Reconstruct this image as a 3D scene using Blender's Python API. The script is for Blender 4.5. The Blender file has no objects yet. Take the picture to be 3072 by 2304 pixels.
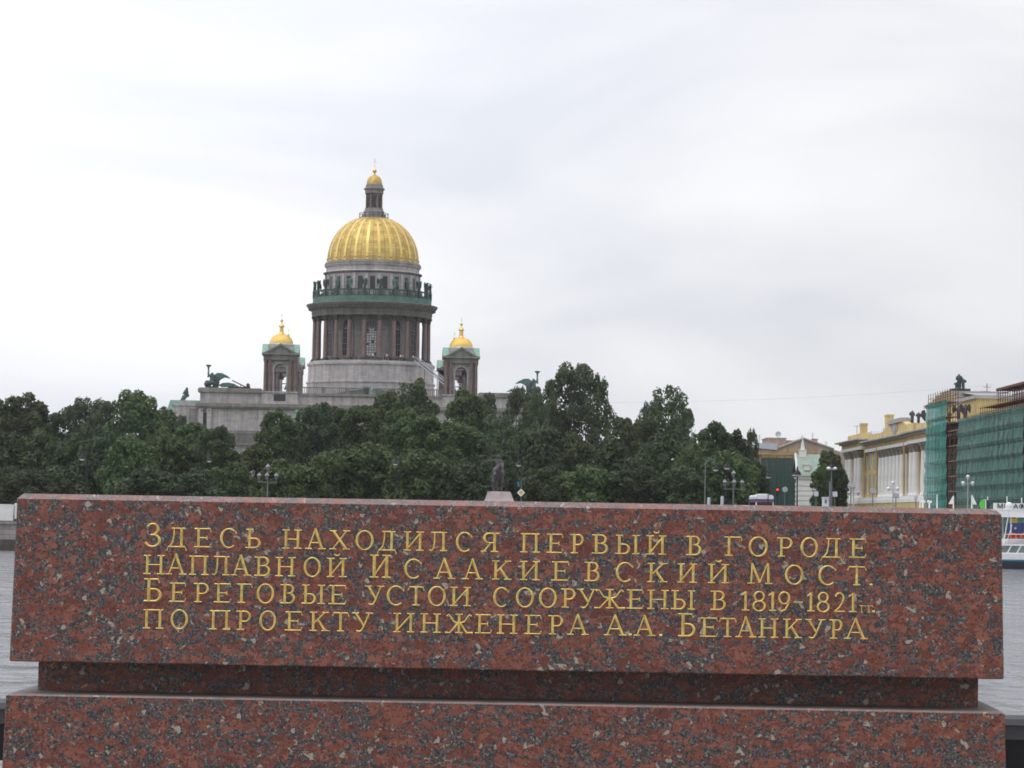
import bpy, bmesh, math, random
import numpy as np
from mathutils import Vector, Matrix
R = math.radians
S = bpy.context.scene
COL = S.collection
# ------------------------------------------------------------------ camera (heights are metres above the river)
F, ROLL, PITCH, EYE = 8000.0, R(0.93), math.atan(396/8000.0), 4.8
PW, PH = 3072.0, 2304.0
cam_d = bpy.data.cameras.new('camera'); cam = bpy.data.objects.new('camera', cam_d); COL.objects.link(cam)
cam_d.sensor_width = 36.0; cam_d.lens = 36.0*F/PW; cam_d.clip_start = 0.5; cam_d.clip_end = 20000
_fw = Vector((0, math.cos(PITCH), math.sin(PITCH))); _r0 = Vector((1, 0, 0)); _u0 = Vector((0, -math.sin(PITCH), math.cos(PITCH)))
_rt = _r0*math.cos(ROLL) + _u0*math.sin(ROLL); _up = _u0*math.cos(ROLL) - _r0*math.sin(ROLL)
cam.matrix_world = Matrix(((_rt.x, _up.x, -_fw.x, 0), (_rt.y, _up.y, -_fw.y, 0), (_rt.z, _up.z, -_fw.z, EYE), (0, 0, 0, 1)))
S.camera = cam
S.view_settings.view_transform = 'Standard'; S.view_settings.look = 'None'
S.view_settings.exposure = 0.0; S.view_settings.gamma = 1.0
S.cycles.filter_width = 1.7; S.cycles.max_bounces = 6; S.cycles.transparent_max_bounces = 12
# ------------------------------------------------------------------ overcast sky and veiled sun
SUN_EL, SUN_ROT = R(66), R(-140)
wd = bpy.data.worlds.new('World'); S.world = wd; wd.use_nodes = True
nt = wd.node_tree; nt.nodes.clear()
def wn(t, **k):
    n = nt.nodes.new(t)
    for a, b in k.items(): setattr(n, a, b)
    return n
w_out = wn('ShaderNodeOutputWorld'); w_sky = wn('ShaderNodeTexSky', sky_type='NISHITA', sun_disc=False)
w_sky.sun_elevation = SUN_EL; w_sky.sun_rotation = SUN_ROT; w_sky.air_density = 1.0; w_sky.dust_density = 2.0
w_b1 = wn('ShaderNodeBackground'); w_b1.inputs[1].default_value = 0.1
nt.links.new(w_sky.outputs[0], w_b1.inputs[0])
w_tc = wn('ShaderNodeTexCoord'); w_map = wn('ShaderNodeMapping'); w_map.inputs['Scale'].default_value = (1.7, 1.0, 6.0); w_map.inputs['Rotation'].default_value = (0, R(-9), 0); w_map.inputs['Location'].default_value = (0.35, 0.2, 0.15)
w_no = wn('ShaderNodeTexNoise'); w_no.inputs['Scale'].default_value = 2.4; w_no.inputs['Detail'].default_value = 5; w_no.inputs['Roughness'].default_value = 0.45; w_no.inputs['Distortion'].default_value = 0.5
nt.links.new(w_tc.outputs['Generated'], w_map.inputs[0]); nt.links.new(w_map.outputs[0], w_no.inputs['Vector'])
w_rp = wn('ShaderNodeValToRGB')
w_rp.color_ramp.elements[0].position = 0.32; w_rp.color_ramp.elements[0].color = (0.72, 0.74, 0.795, 1)
w_rp.color_ramp.elements[1].position = 0.66; w_rp.color_ramp.elements[1].color = (0.97, 0.97, 0.985, 1)
nt.links.new(w_no.outputs['Fac'], w_rp.inputs[0])
# the cloud deck is thinner (brighter) where the veiled light comes through, thicker to the west
w_sep = wn('ShaderNodeSeparateXYZ'); nt.links.new(w_tc.outputs['Generated'], w_sep.inputs[0])
w_m1 = wn('ShaderNodeMapRange'); w_m1.inputs[1].default_value = -0.25; w_m1.inputs[2].default_value = 0.22; w_m1.inputs[3].default_value = 1.36; w_m1.inputs[4].default_value = 0.97
nt.links.new(w_sep.outputs[0], w_m1.inputs[0])
w_m2 = wn('ShaderNodeMapRange'); w_m2.inputs[1].default_value = 0.0; w_m2.inputs[2].default_value = 0.16; w_m2.inputs[3].default_value = 0.86; w_m2.inputs[4].default_value = 1.06
nt.links.new(w_sep.outputs[2], w_m2.inputs[0])
w_m3 = wn('ShaderNodeMapRange'); w_m3.inputs[1].default_value = 0.2; w_m3.inputs[2].default_value = 1.0; w_m3.inputs[3].default_value = 1.0; w_m3.inputs[4].default_value = 1.45  # unseen zenith brightened so that recesses render darker
nt.links.new(w_sep.outputs[2], w_m3.inputs[0])
# sky behind the viewer dimmed, added to darken faces turned this way
w_m4 = wn('ShaderNodeMapRange'); w_m4.inputs[1].default_value = -0.6; w_m4.inputs[2].default_value = 0.5; w_m4.inputs[3].default_value = 0.86; w_m4.inputs[4].default_value = 1.0
nt.links.new(w_sep.outputs[1], w_m4.inputs[0])
w_m5 = wn('ShaderNodeMath', operation='MULTIPLY'); nt.links.new(w_m3.outputs[0], w_m5.inputs[0]); nt.links.new(w_m4.outputs[0], w_m5.inputs[1])
w_m6 = wn('ShaderNodeMath', operation='MULTIPLY'); nt.links.new(w_m2.outputs[0], w_m6.inputs[0]); nt.links.new(w_m5.outputs[0], w_m6.inputs[1])
w_mm = wn('ShaderNodeMath', operation='MULTIPLY'); nt.links.new(w_m1.outputs[0], w_mm.inputs[0]); nt.links.new(w_m6.outputs[0], w_mm.inputs[1])
w_b2 = wn('ShaderNodeBackground'); nt.links.new(w_rp.outputs[0], w_b2.inputs[0]); nt.links.new(w_mm.outputs[0], w_b2.inputs[1])
w_mix = wn('ShaderNodeMixShader'); w_mix.inputs[0].default_value = 0.94
nt.links.new(w_b1.outputs[0], w_mix.inputs[1]); nt.links.new(w_b2.outputs[0], w_mix.inputs[2]); nt.links.new(w_mix.outputs[0], w_out.inputs[0])
sun_d = bpy.data.lights.new('sun', 'SUN'); sun_d.energy = 0.6; sun_d.angle = R(25); sun_d.color = (1.0, 0.96, 0.9)
sun = bpy.data.objects.new('sun', sun_d); COL.objects.link(sun)
sun.rotation_euler = (R(90)-SUN_EL, 0, R(-35)); sun.location = (0, -50, 80)   # from behind the camera, high, a little to the left
# ------------------------------------------------------------------ pixel -> place
def ray(u, v):
    du, dv = u-PW/2, v-PH/2
    a = du*math.cos(ROLL)+dv*math.sin(ROLL); b = -du*math.sin(ROLL)+dv*math.cos(ROLL)
    return Vector((a, F*math.cos(PITCH)+b*math.sin(PITCH), F*math.sin(PITCH)-b*math.cos(PITCH)))
def P(u, v, Y):                    # the point seen at photo pixel (u, v) at distance Y
    d = ray(u, v); k = Y/d.y
    return Vector((d.x*k, Y, EYE+d.z*k))
def PX(u, v, X):                   # the same on the plane x = X
    d = ray(u, v); k = X/d.x
    return Vector((X, d.y*k, EYE+d.z*k))
# ------------------------------------------------------------------ mesh builder
class MB:
    def __init__(s): s.v = []; s.f = []; s.mi = []; s.cur = 0
    def add(s, vs, fs):
        o = len(s.v); s.v += [tuple(p) for p in vs]; s.f += [tuple(i+o for i in f) for f in fs]; s.mi += [s.cur]*len(fs); return s
    def box(s, x0, x1, y0, y1, z0, z1):
        return s.add([(x0,y0,z0),(x1,y0,z0),(x1,y1,z0),(x0,y1,z0),(x0,y0,z1),(x1,y0,z1),(x1,y1,z1),(x0,y1,z1)],
                     [(0,3,2,1),(4,5,6,7),(0,1,5,4),(1,2,6,5),(2,3,7,6),(3,0,4,7)])
    def lathe(s, prof, seg=32, cx=0, cy=0, cap=True, ph=0.0):
        vs = []; fs = []; n = len(prof)
        for r, z in prof:
            for k in range(seg):
                a = 2*math.pi*k/seg+ph; vs.append((cx+r*math.cos(a), cy+r*math.sin(a), z))
        for i in range(n-1):
            for k in range(seg):
                k2 = (k+1) % seg; fs.append((i*seg+k, i*seg+k2, (i+1)*seg+k2, (i+1)*seg+k))
        if cap:
            fs.append(tuple(range(seg-1, -1, -1))); fs.append(tuple((n-1)*seg+k for k in range(seg)))
        return s.add(vs, fs)
    def rod(s, p0, p1, r0, r1=None, seg=8):
        p0 = Vector(p0); p1 = Vector(p1); r1 = r0 if r1 is None else r1
        d = (p1-p0).normalized(); a = d.orthogonal().normalized(); b = d.cross(a)
        vs = []
        for p, r in ((p0, r0), (p1, r1)):
            for k in range(seg):
                t = 2*math.pi*k/seg; vs.append(p+a*(r*math.cos(t))+b*(r*math.sin(t)))
        fs = [(k, (k+1) % seg, seg+(k+1) % seg, seg+k) for k in range(seg)]+[tuple(range(seg-1, -1, -1)), tuple(range(seg, 2*seg))]
        return s.add(vs, fs)
    def tube(s, pts, r, seg=8):
        for a, b in zip(pts[:-1], pts[1:]): s.rod(a, b, r, r, seg)
        return s
    def ball(s, c, r, seg=12, rings=8, sz=1.0):
        prof = [(max(1e-4, r*math.sin(math.pi*i/rings)), c[2]-r*sz*math.cos(math.pi*i/rings)) for i in range(rings+1)]
        return s.lathe(prof, seg, c[0], c[1])
    def prism(s, poly, t0, t1, ax='y'):      # poly in the two other axes, extruded along ax
        n = len(poly)
        def mk(p, t): return {'y': (p[0], t, p[1]), 'x': (t, p[0], p[1]), 'z': (p[0], p[1], t)}[ax]
        vs = [mk(p, t0) for p in poly]+[mk(p, t1) for p in poly]
        fs = [tuple(range(n)), tuple(range(2*n-1, n-1, -1))]+[(k, (k+1) % n, n+(k+1) % n, n+k) for k in range(n)]
        return s.add(vs, fs)
    def xf(s, M):
        s.v = [tuple(M @ Vector(p)) for p in s.v]; return s
    def join(s, o, M=None):
        vs = o.v if M is None else [tuple(M @ Vector(p)) for p in o.v]
        base = len(s.v); s.v += vs; s.f += [tuple(i+base for i in f) for f in o.f]; s.mi += o.mi; return s
    def mesh(s, name, mat, smooth=False, fix=True):
        me = bpy.data.meshes.new(name); me.from_pydata(s.v, [], s.f)
        if fix:
            bm = bmesh.new(); bm.from_mesh(me); bmesh.ops.recalc_face_normals(bm, faces=bm.faces); bm.to_mesh(me); bm.free()
        for m in (mat if isinstance(mat, (list, tuple)) else [mat]): me.materials.append(m)
        if any(s.mi): me.polygons.foreach_set('material_index', s.mi)
        if smooth:
            me.polygons.foreach_set('use_smooth', [True]*len(me.polygons)); me.set_sharp_from_angle(angle=R(38))
        me.update(); return me
    def build(s, name, mat, parent=None, smooth=False, loc=None, rz=0.0, fix=True):
        return link(name, s.mesh(name, mat, smooth, fix), parent, loc, rz)
def link(name, me, parent=None, loc=None, rz=0.0):
    o = bpy.data.objects.new(name, me); COL.objects.link(o)
    if parent is not None: o.parent = parent
    if loc is not None: o.location = loc
    o.rotation_euler.z = rz
    return o
def tag(o, label=None, cat=None, group=None, kind=None):
    if label: o['label'] = label
    if cat: o['category'] = cat
    if group: o['group'] = group
    if kind: o['kind'] = kind
    return o
def thing(name, loc, label, cat, group=None, rz=0.0):
    return tag(link(name, None, None, loc, rz), label, cat, group)
def copy_tree(o, parent=None):
    kids = [c for c in o.children]
    c = o.copy(); COL.objects.link(c)
    if parent is not None: c.parent = parent
    for k in kids: copy_tree(k, c)
    return c
def skin(name, nodes, edges, mat, parent=None, lvl=1, loc=None, rz=0.0, scale=1.0, keep=True):
    keys = list(nodes); idx = {k: i for i, k in enumerate(keys)}
    me = bpy.data.meshes.new(name); me.from_pydata([Vector(nodes[k][0])*scale for k in keys], [(idx[a], idx[b]) for a, b in edges], [])
    o = bpy.data.objects.new(name, me); COL.objects.link(o)
    o.modifiers.new('Skin', 'SKIN')
    sv = me.skin_vertices[0].data if len(me.skin_vertices) else None
    for k in keys:
        r = nodes[k][1]; r = (r, r) if not isinstance(r, tuple) else r
        sv[idx[k]].radius = (r[0]*scale, r[1]*scale); sv[idx[k]].use_root = (idx[k] == 0)
    ss = o.modifiers.new('Sub', 'SUBSURF'); ss.levels = lvl; ss.render_levels = lvl
    dg = bpy.context.evaluated_depsgraph_get(); dg.update()
    m2 = bpy.data.meshes.new_from_object(o.evaluated_get(dg)); m2.name = name
    bpy.data.objects.remove(o); bpy.data.meshes.remove(me)
    m2.materials.clear(); m2.materials.append(mat)
    m2.polygons.foreach_set('use_smooth', [True]*len(m2.polygons))
    if not keep: return m2
    return link(name, m2, parent, loc, rz)
# ------------------------------------------------------------------ materials
def newmat(name):
    m = bpy.data.materials.new(name); m.use_nodes = True
    t = m.node_tree; return m, t, t.nodes['Principled BSDF']
def nd(t, typ, ins=None, **k):
    n = t.nodes.new(typ)
    for a, b in k.items(): setattr(n, a, b)
    for a, b in (ins or {}).items():
        if hasattr(b, 'is_linked') or isinstance(b, bpy.types.NodeSocket): t.links.new(b, n.inputs[a])
        else: n.inputs[a].default_value = b
    return n
def ramp(t, fac, stops, interp='LINEAR'):
    n = t.nodes.new('ShaderNodeValToRGB'); cr = n.color_ramp; cr.interpolation = interp
    while len(cr.elements) < len(stops): cr.elements.new(0.5)
    for e, (p, c) in zip(cr.elements, stops): e.position = p; e.color = (*c, 1)
    t.links.new(fac, n.inputs[0]); return n.outputs[0]
def mixc(t, fac, a, b, blend='MIX'):
    n = t.nodes.new('ShaderNodeMix'); n.data_type = 'RGBA'; n.blend_type = blend
    for i, x in ((0, fac), (6, a), (7, b)):
        if isinstance(x, bpy.types.NodeSocket): t.links.new(x, n.inputs[i])
        else: n.inputs[i].default_value = (*x, 1) if isinstance(x, tuple) else x
    return n.outputs[2]
def simple(name, c, rough=0.6, metal=0.0, var=0.18, scale=1.5, bump=0.0, bscale=None, spec=0.5):
    m, t, b = newmat(name)
    tc = nd(t, 'ShaderNodeTexCoord')
    n = nd(t, 'ShaderNodeTexNoise', {'Vector': tc.outputs['Object'], 'Scale': scale, 'Detail': 6.0, 'Roughness': 0.6})
    lo = tuple(x*(1-var) for x in c); hi = tuple(min(1, x*(1+var)) for x in c)
    t.links.new(ramp(t, n.outputs['Fac'], [(0.3, lo), (0.7, hi)]), b.inputs['Base Color'])
    b.inputs['Roughness'].default_value = rough; b.inputs['Metallic'].default_value = metal; b.inputs['Specular IOR Level'].default_value = spec
    if bump:
        n2 = nd(t, 'ShaderNodeTexNoise', {'Vector': tc.outputs['Object'], 'Scale': bscale or scale*6, 'Detail': 4.0})
        bp = nd(t, 'ShaderNodeBump', {'Height': n2.outputs['Fac'], 'Strength': bump}); t.links.new(bp.outputs[0], b.inputs['Normal'])
    return m
def stone(name, c, bw=1.6, bh=0.7, var=0.22, streak=0.35, joint=0.75, rough=0.8):
    # ashlar courses plus weather streaks that run down the wall
    m, t, b = newmat(name); tc = nd(t, 'ShaderNodeTexCoord')
    sx = nd(t, 'ShaderNodeSeparateXYZ', {0: tc.outputs['Object']})
    ad = nd(t, 'ShaderNodeMath', {0: sx.outputs[0], 1: sx.outputs[1]}, operation='ADD')
    cb = nd(t, 'ShaderNodeCombineXYZ', {0: ad.outputs[0], 1: sx.outputs[2]})
    br = nd(t, 'ShaderNodeTexBrick', {'Vector': cb.outputs[0], 'Color1': (*[x*(1-var*.5) for x in c], 1), 'Color2': (*[min(1, x*(1+var*.5)) for x in c], 1), 'Mortar': (*[x*joint for x in c], 1), 'Scale': 1.0, 'Mortar Size': 0.03, 'Brick Width': bw, 'Row Height': bh, 'Bias': 0.0})
    mp = nd(t, 'ShaderNodeMapping', {'Vector': tc.outputs['Object'], 'Scale': (0.8, 0.8, 0.09)})
    ns = nd(t, 'ShaderNodeTexNoise', {'Vector': mp.outputs[0], 'Scale': 0.9, 'Detail': 8.0, 'Roughness': 0.65})
    n2 = nd(t, 'ShaderNodeTexNoise', {'Vector': tc.outputs['Object'], 'Scale': 0.35, 'Detail': 8.0, 'Roughness': 0.7})
    c1 = mixc(t, 1.0, br.outputs['Color'], ramp(t, ns.outputs['Fac'], [(0.35, (1-streak,)*3), (0.62, (1.08, 1.07, 1.05))]), 'MULTIPLY')
    c2 = mixc(t, 1.0, c1, ramp(t, n2.outputs['Fac'], [(0.3, (0.8, 0.8, 0.82)), (0.7, (1.12, 1.1, 1.08))]), 'MULTIPLY')
    t.links.new(c2, b.inputs['Base Color']); b.inputs['Roughness'].default_value = rough
    return m
def granite(name, paler=0.0):
    m, t, b = newmat(name); tc = nd(t, 'ShaderNodeTexCoord')
    co = tc.outputs['Object']
    wv = nd(t, 'ShaderNodeTexNoise', {'Vector': co, 'Scale': 22.0, 'Detail': 3.0, 'Roughness': 0.6})
    wd_ = nd(t, 'ShaderNodeVectorMath', {0: wv.outputs['Color'], 1: (0.5, 0.5, 0.5)}, operation='SUBTRACT')
    ws = nd(t, 'ShaderNodeVectorMath', {0: wd_.outputs[0]}, operation='SCALE'); ws.inputs['Scale'].default_value = 0.045
    wc = nd(t, 'ShaderNodeVectorMath', {0: co, 1: ws.outputs[0]}, operation='ADD').outputs[0]
    def vor(scale, feature='F1', rot=(0, 0, 0), sc=(1, 1, 1), vec=None):
        mp = nd(t, 'ShaderNodeMapping', {'Vector': vec or wc, 'Rotation': rot, 'Scale': sc})
        return nd(t, 'ShaderNodeTexVoronoi', {'Vector': mp.outputs[0], 'Scale': scale, 'Randomness': 1.0}, feature=feature)
    def rch(v): return nd(t, 'ShaderNodeSeparateColor', {0: v.outputs['Color']})
    def thr(s, lim, gt=False):
        return nd(t, 'ShaderNodeMath', {0: s, 1: lim}, operation='GREATER_THAN' if gt else 'LESS_THAN').outputs[0]
    # large feldspar crystals in three sizes and orientations
    sets = [(19.0, (0, R(35), 0), (1.0, 1.0, 1.9), 0.24), (32.0, (0, R(-50), 0), (1.0, 1.0, 1.8), 0.21), (56.0, (0, R(10), 0), (1, 1, 1.3), 0.18), (100.0, (0, 0, 0), (1, 1, 1), 0.13)]
    red = None; tone = None
    for sc, rot, s3, lim in sets:
        v = vor(sc, rot=rot, sc=s3); c = rch(v)
        k = thr(c.outputs[0], lim)
        red = k if red is None else nd(t, 'ShaderNodeMath', {0: red, 1: k}, operation='MAXIMUM').outputs[0]
        tone = c.outputs[1] if tone is None else nd(t, 'ShaderNodeMix', {0: k, 2: tone, 3: c.outputs[1]}).outputs[0]
    # fine dark ground mass with pale quartz
    g = rch(vor(165.0)); g2 = rch(vor(320.0, vec=co))
    gm = nd(t, 'ShaderNodeMath', {0: g.outputs[0], 1: 0.62}, operation='MULTIPLY')
    gs = nd(t, 'ShaderNodeMath', {0: g2.outputs[0], 1: 0.38, 2: gm.outputs[0]}, operation='MULTIPLY_ADD')
    nm = nd(t, 'ShaderNodeTexNoise', {'Vector': co, 'Scale': 95.0, 'Detail': 6.0, 'Roughness': 0.72})
    gx = nd(t, 'ShaderNodeMath', {0: nm.outputs['Fac'], 1: 0.72, 2: 0.0}, operation='MULTIPLY_ADD')
    gy = nd(t, 'ShaderNodeMath', {0: gs.outputs[0], 1: 0.28, 2: gx.outputs[0]}, operation='MULTIPLY_ADD')
    mat_c = ramp(t, gy.outputs[0], [(0.33, (0.016, 0.016, 0.020)), (0.45, (0.040, 0.038, 0.044)), (0.53, (0.082, 0.077, 0.080)), (0.60, (0.14, 0.13, 0.122)), (0.70, (0.27, 0.245, 0.21))])
    vs_ = vor(88.0); cs_ = rch(vs_); ps = thr(cs_.outputs[0], 0.80, True)
    pf = nd(t, 'ShaderNodeMapRange', {0: vs_.outputs['Distance'], 1: 0.22, 2: 0.52, 3: 0.85, 4: 0.0})
    pp = nd(t, 'ShaderNodeMath', {0: ps, 1: pf.outputs[0]}, operation='MULTIPLY')
    mat_c = mixc(t, pp.outputs[0], mat_c, (0.30, 0.275, 0.235))
    q = rch(vor(60.0)); qm = thr(q.outputs[0], 0.965, True)
    mat_c = mixc(t, qm, mat_c, (0.36, 0.32, 0.26))
    n3 = nd(t, 'ShaderNodeTexNoise', {'Vector': co, 'Scale': 120.0, 'Detail': 7.0, 'Roughness': 0.8})
    tn = nd(t, 'ShaderNodeMath', {0: tone, 1: 0.45}, operation='MULTIPLY')
    tf = nd(t, 'ShaderNodeMath', {0: n3.outputs['Fac'], 1: 0.85, 2: tn.outputs[0]}, operation='MULTIPLY_ADD')
    red_c = ramp(t, tf.outputs[0], [(0.28, (0.090, 0.027, 0.020)), (0.6, (0.185, 0.056, 0.038)), (0.95, (0.30, 0.120, 0.084))])
    # dark specks inside the crystals
    sp = rch(vor(150.0, vec=co)); spm = thr(sp.outputs[1], 0.10)
    spf = nd(t, 'ShaderNodeMath', {0: spm, 1: 0.8}, operation='MULTIPLY')
    red_c = mixc(t, spf.outputs[0], red_c, (0.05, 0.025, 0.025))
    nb = nd(t, 'ShaderNodeTexNoise', {'Vector': co, 'Scale': 70.0, 'Detail': 5.0, 'Roughness': 0.7})
    bk = nd(t, 'ShaderNodeMapRange', {0: nb.outputs['Fac'], 1: 0.38, 2: 0.46, 3: 0.12, 4: 1.0})
    rk = nd(t, 'ShaderNodeMath', {0: red, 1: bk.outputs[0]}, operation='MULTIPLY')
    col = mixc(t, rk.outputs[0], mat_c, red_c)
    if paler: col = mixc(t, paler, col, (0.62, 0.50, 0.50))
    t.links.new(col, b.inputs['Base Color'])
    b.inputs['Roughness'].default_value = 0.28; b.inputs['Specular IOR Level'].default_value = 0.4
    rr = ramp(t, n3.outputs['Fac'], [(0.3, (0.24,)*3), (0.7, (0.42,)*3)]); t.links.new(rr, b.inputs['Roughness'])
    return m
def leafmat(name, a, bcol):
    m, t, b = newmat(name); geo = nd(t, 'ShaderNodeNewGeometry'); oi = nd(t, 'ShaderNodeObjectInfo'); tc = nd(t, 'ShaderNodeTexCoord')
    n = nd(t, 'ShaderNodeTexNoise', {'Vector': tc.outputs['Object'], 'Scale': 0.6, 'Detail': 3.0})
    m1 = nd(t, 'ShaderNodeMath', {0: geo.outputs['Random Per Island'], 1: 0.5}, operation='MULTIPLY')
    m2 = nd(t, 'ShaderNodeMath', {0: n.outputs['Fac'], 1: 0.8, 2: m1.outputs[0]}, operation='MULTIPLY_ADD')
    c = ramp(t, m2.outputs[0], [(0.25, a), (0.95, bcol)])
    hs = nd(t, 'ShaderNodeMapRange', {0: oi.outputs['Random'], 3: 0.475, 4: 0.515})
    vs = nd(t, 'ShaderNodeMapRange', {0: oi.outputs['Random'], 3: 0.75, 4: 1.2})
    hv = nd(t, 'ShaderNodeHueSaturation', {'Color': c, 'Hue': hs.outputs[0], 'Value': vs.outputs[0], 'Saturation': 0.95})
    b.inputs['Roughness'].default_value = 0.55; b.inputs['Specular IOR Level'].default_value = 0.25
    t.links.new(hv.outputs[0], b.inputs['Base Color'])
    tr = nd(t, 'ShaderNodeBsdfTranslucent', {'Color': hv.outputs[0]})
    mx = nd(t, 'ShaderNodeMixShader', {0: 0.3, 1: b.outputs[0], 2: tr.outputs[0]})
    t.links.new(mx.outputs[0], t.nodes['Material Output'].inputs[0])
    return m
def netmat(name, c1, c2, lift, alpha):
    # scaffold netting: woven sheet, vertical folds, a seam at every lift, partly see-through
    m, t, b = newmat(name); tc = nd(t, 'ShaderNodeTexCoord'); co = tc.outputs['Object']
    mp = nd(t, 'ShaderNodeMapping', {'Vector': co, 'Scale': (1.1, 1.1, 0.10)})
    n = nd(t, 'ShaderNodeTexNoise', {'Vector': mp.outputs[0], 'Scale': 2.2, 'Detail': 6.0, 'Roughness': 0.7})
    n2 = nd(t, 'ShaderNodeTexNoise', {'Vector': co, 'Scale': 0.35, 'Detail': 5.0})
    c = mixc(t, ramp(t, n.outputs['Fac'], [(0.35, (0, 0, 0)), (0.68, (1, 1, 1))]), c1, c2)
    c = mixc(t, 1.0, c, ramp(t, n2.outputs['Fac'], [(0.3, (0.75,)*3), (0.7, (1.2,)*3)]), 'MULTIPLY')
    sx = nd(t, 'ShaderNodeSeparateXYZ', {0: co})
    md = nd(t, 'ShaderNodeMath', {0: sx.outputs[2], 1: lift}, operation='MODULO')
    sm = nd(t, 'ShaderNodeMath', {0: md.outputs[0], 1: 0.13}, operation='LESS_THAN')
    ys = nd(t, 'ShaderNodeMath', {0: sx.outputs[1], 1: 3.1}, operation='MODULO')
    ym = nd(t, 'ShaderNodeMath', {0: ys.outputs[0], 1: 0.25}, operation='LESS_THAN')
    sy = nd(t, 'ShaderNodeMath', {0: sm.outputs[0], 1: ym.outputs[0]}, operation='MAXIMUM')
    c = mixc(t, sy.outputs[0], c, tuple(x*0.6 for x in c1))
    t.links.new(c, b.inputs['Base Color']); b.inputs['Roughness'].default_value = 0.7
    tb = nd(t, 'ShaderNodeBsdfTransparent')
    fa = nd(t, 'ShaderNodeMapRange', {0: n.outputs['Fac'], 1: 0.3, 2: 0.7, 3: alpha-0.18, 4: alpha+0.1})
    mx = nd(t, 'ShaderNodeMixShader', {0: fa.outputs[0], 1: tb.outputs[0], 2: b.outputs[0]})
    t.links.new(mx.outputs[0], t.nodes['Material Output'].inputs[0])
    return m
def goldmat(name, panels=True):
    m, t, b = newmat(name); tc = nd(t, 'ShaderNodeTexCoord'); co = tc.outputs['Object']
    sx = nd(t, 'ShaderNodeSeparateXYZ', {0: co})
    at = nd(t, 'ShaderNodeMath', {0: sx.outputs[1], 1: sx.outputs[0]}, operation='ARCTAN2')
    ua = nd(t, 'ShaderNodeMath', {0: at.outputs[0], 1: 24/(2*math.pi)}, operation='MULTIPLY')
    cb = nd(t, 'ShaderNodeCombineXYZ', {0: ua.outputs[0], 1: sx.outputs[2]})
    br = nd(t, 'ShaderNodeTexBrick', {'Vector': cb.outputs[0], 'Color1': (0.76, 0.56, 0.19, 1), 'Color2': (0.54, 0.39, 0.13, 1), 'Mortar': (0.40, 0.28, 0.10, 1), 'Scale': 1.0, 'Mortar Size': 0.035, 'Brick Width': 1.0, 'Row Height': 0.72}, offset=0.0)
    n = nd(t, 'ShaderNodeTexNoise', {'Vector': co, 'Scale': 0.5, 'Detail': 6.0})
    c = mixc(t, 1.0, br.outputs['Color'], ramp(t, n.outputs['Fac'], [(0.3, (0.8, 0.78, 0.72)), (0.7, (1.1, 1.1, 1.1))]), 'MULTIPLY') if panels else ramp(t, n.outputs['Fac'], [(0.3, (0.72, 0.48, 0.13)), (0.7, (0.95, 0.68, 0.2))])
    t.links.new(c, b.inputs['Base Color']); b.inputs['Metallic'].default_value = 0.7; b.inputs['Roughness'].default_value = 0.6
    return m
M = {}
M['granite'] = granite('red_granite'); M['granite_chamfer'] = granite('red_granite_pale_chamfer', 0.2); M['dust'] = simple('dusty_ledge', (0.19, 0.17, 0.16), 0.7, 0, 0.3, 14)  # paler chamfer copy: unpolished tone and light from the sky put into colour
M['gilding'] = simple('gilded_letters', (0.78, 0.55, 0.16), 0.40, 0.35, 0.38, 45)
M['stone'] = stone('grey_marble', (0.51, 0.475, 0.485))
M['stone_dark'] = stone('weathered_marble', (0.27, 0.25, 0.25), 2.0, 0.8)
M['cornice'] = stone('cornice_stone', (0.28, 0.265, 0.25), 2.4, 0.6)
M['cornice_dark'] = stone('brown_entablature', (0.155, 0.142, 0.125), 2.4, 0.6)  # darker, browner stone than the other cornices
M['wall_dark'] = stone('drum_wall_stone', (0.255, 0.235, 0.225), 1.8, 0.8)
M['column_red'] = simple('red_granite_column', (0.185, 0.125, 0.112), 0.45, 0, 0.22, 0.8)
M['capital'] = simple('dark_bronze_capital', (0.055, 0.05, 0.045), 0.6, 0.2, 0.3, 2)
M['gold'] = goldmat('gilded_copper'); M['gold2'] = goldmat('gilded_copper_plain', False)
M['goldrib'] = simple('gilded_rib', (0.80, 0.59, 0.20), 0.42, 0.85, 0.12, 0.6)
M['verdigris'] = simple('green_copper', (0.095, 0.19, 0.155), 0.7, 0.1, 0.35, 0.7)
M['verdigris_pale'] = simple('pale_green_copper', (0.25, 0.40, 0.33), 0.7, 0.1, 0.25, 0.7)  # paler green than the other copper
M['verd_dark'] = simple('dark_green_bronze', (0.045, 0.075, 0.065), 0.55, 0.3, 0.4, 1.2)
M['glass_dark'] = simple('dark_window_glass', (0.018, 0.019, 0.024), 0.12, 0, 0.3, 0.6)
M['glass_skylit'] = simple('skylit_window_panes', (0.55, 0.56, 0.60), 0.25, 0, 0.45, 1.6)  # daylight from the opposite drum window put into the pane colour
M['rail_top'] = simple('lit_black_paint', (0.07, 0.07, 0.08), 0.35, 0.2, 0.2, 4)  # greyer than the iron: light on the rail top put into its colour
M['iron'] = simple('black_iron', (0.012, 0.012, 0.015), 0.45, 0.4, 0.3, 4)
M['bronze'] = simple('dark_bronze', (0.085, 0.078, 0.088), 0.5, 0.3, 0.4, 1.5)
M['rock'] = simple('thunder_stone', (0.34, 0.29, 0.29), 0.85, 0, 0.2, 0.8, 0.3)
M['bark'] = simple('bark', (0.055, 0.045, 0.04), 0.9, 0, 0.35, 1.2)
M['leaf_a'] = leafmat('linden_leaves', (0.023, 0.050, 0.018), (0.122, 0.175, 0.052))
M['leaf_b'] = leafmat('poplar_leaves', (0.034, 0.062, 0.029), (0.135, 0.182, 0.082))
M['leaf_c'] = leafmat('dark_leaves', (0.019, 0.041, 0.019), (0.092, 0.134, 0.050))
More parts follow.
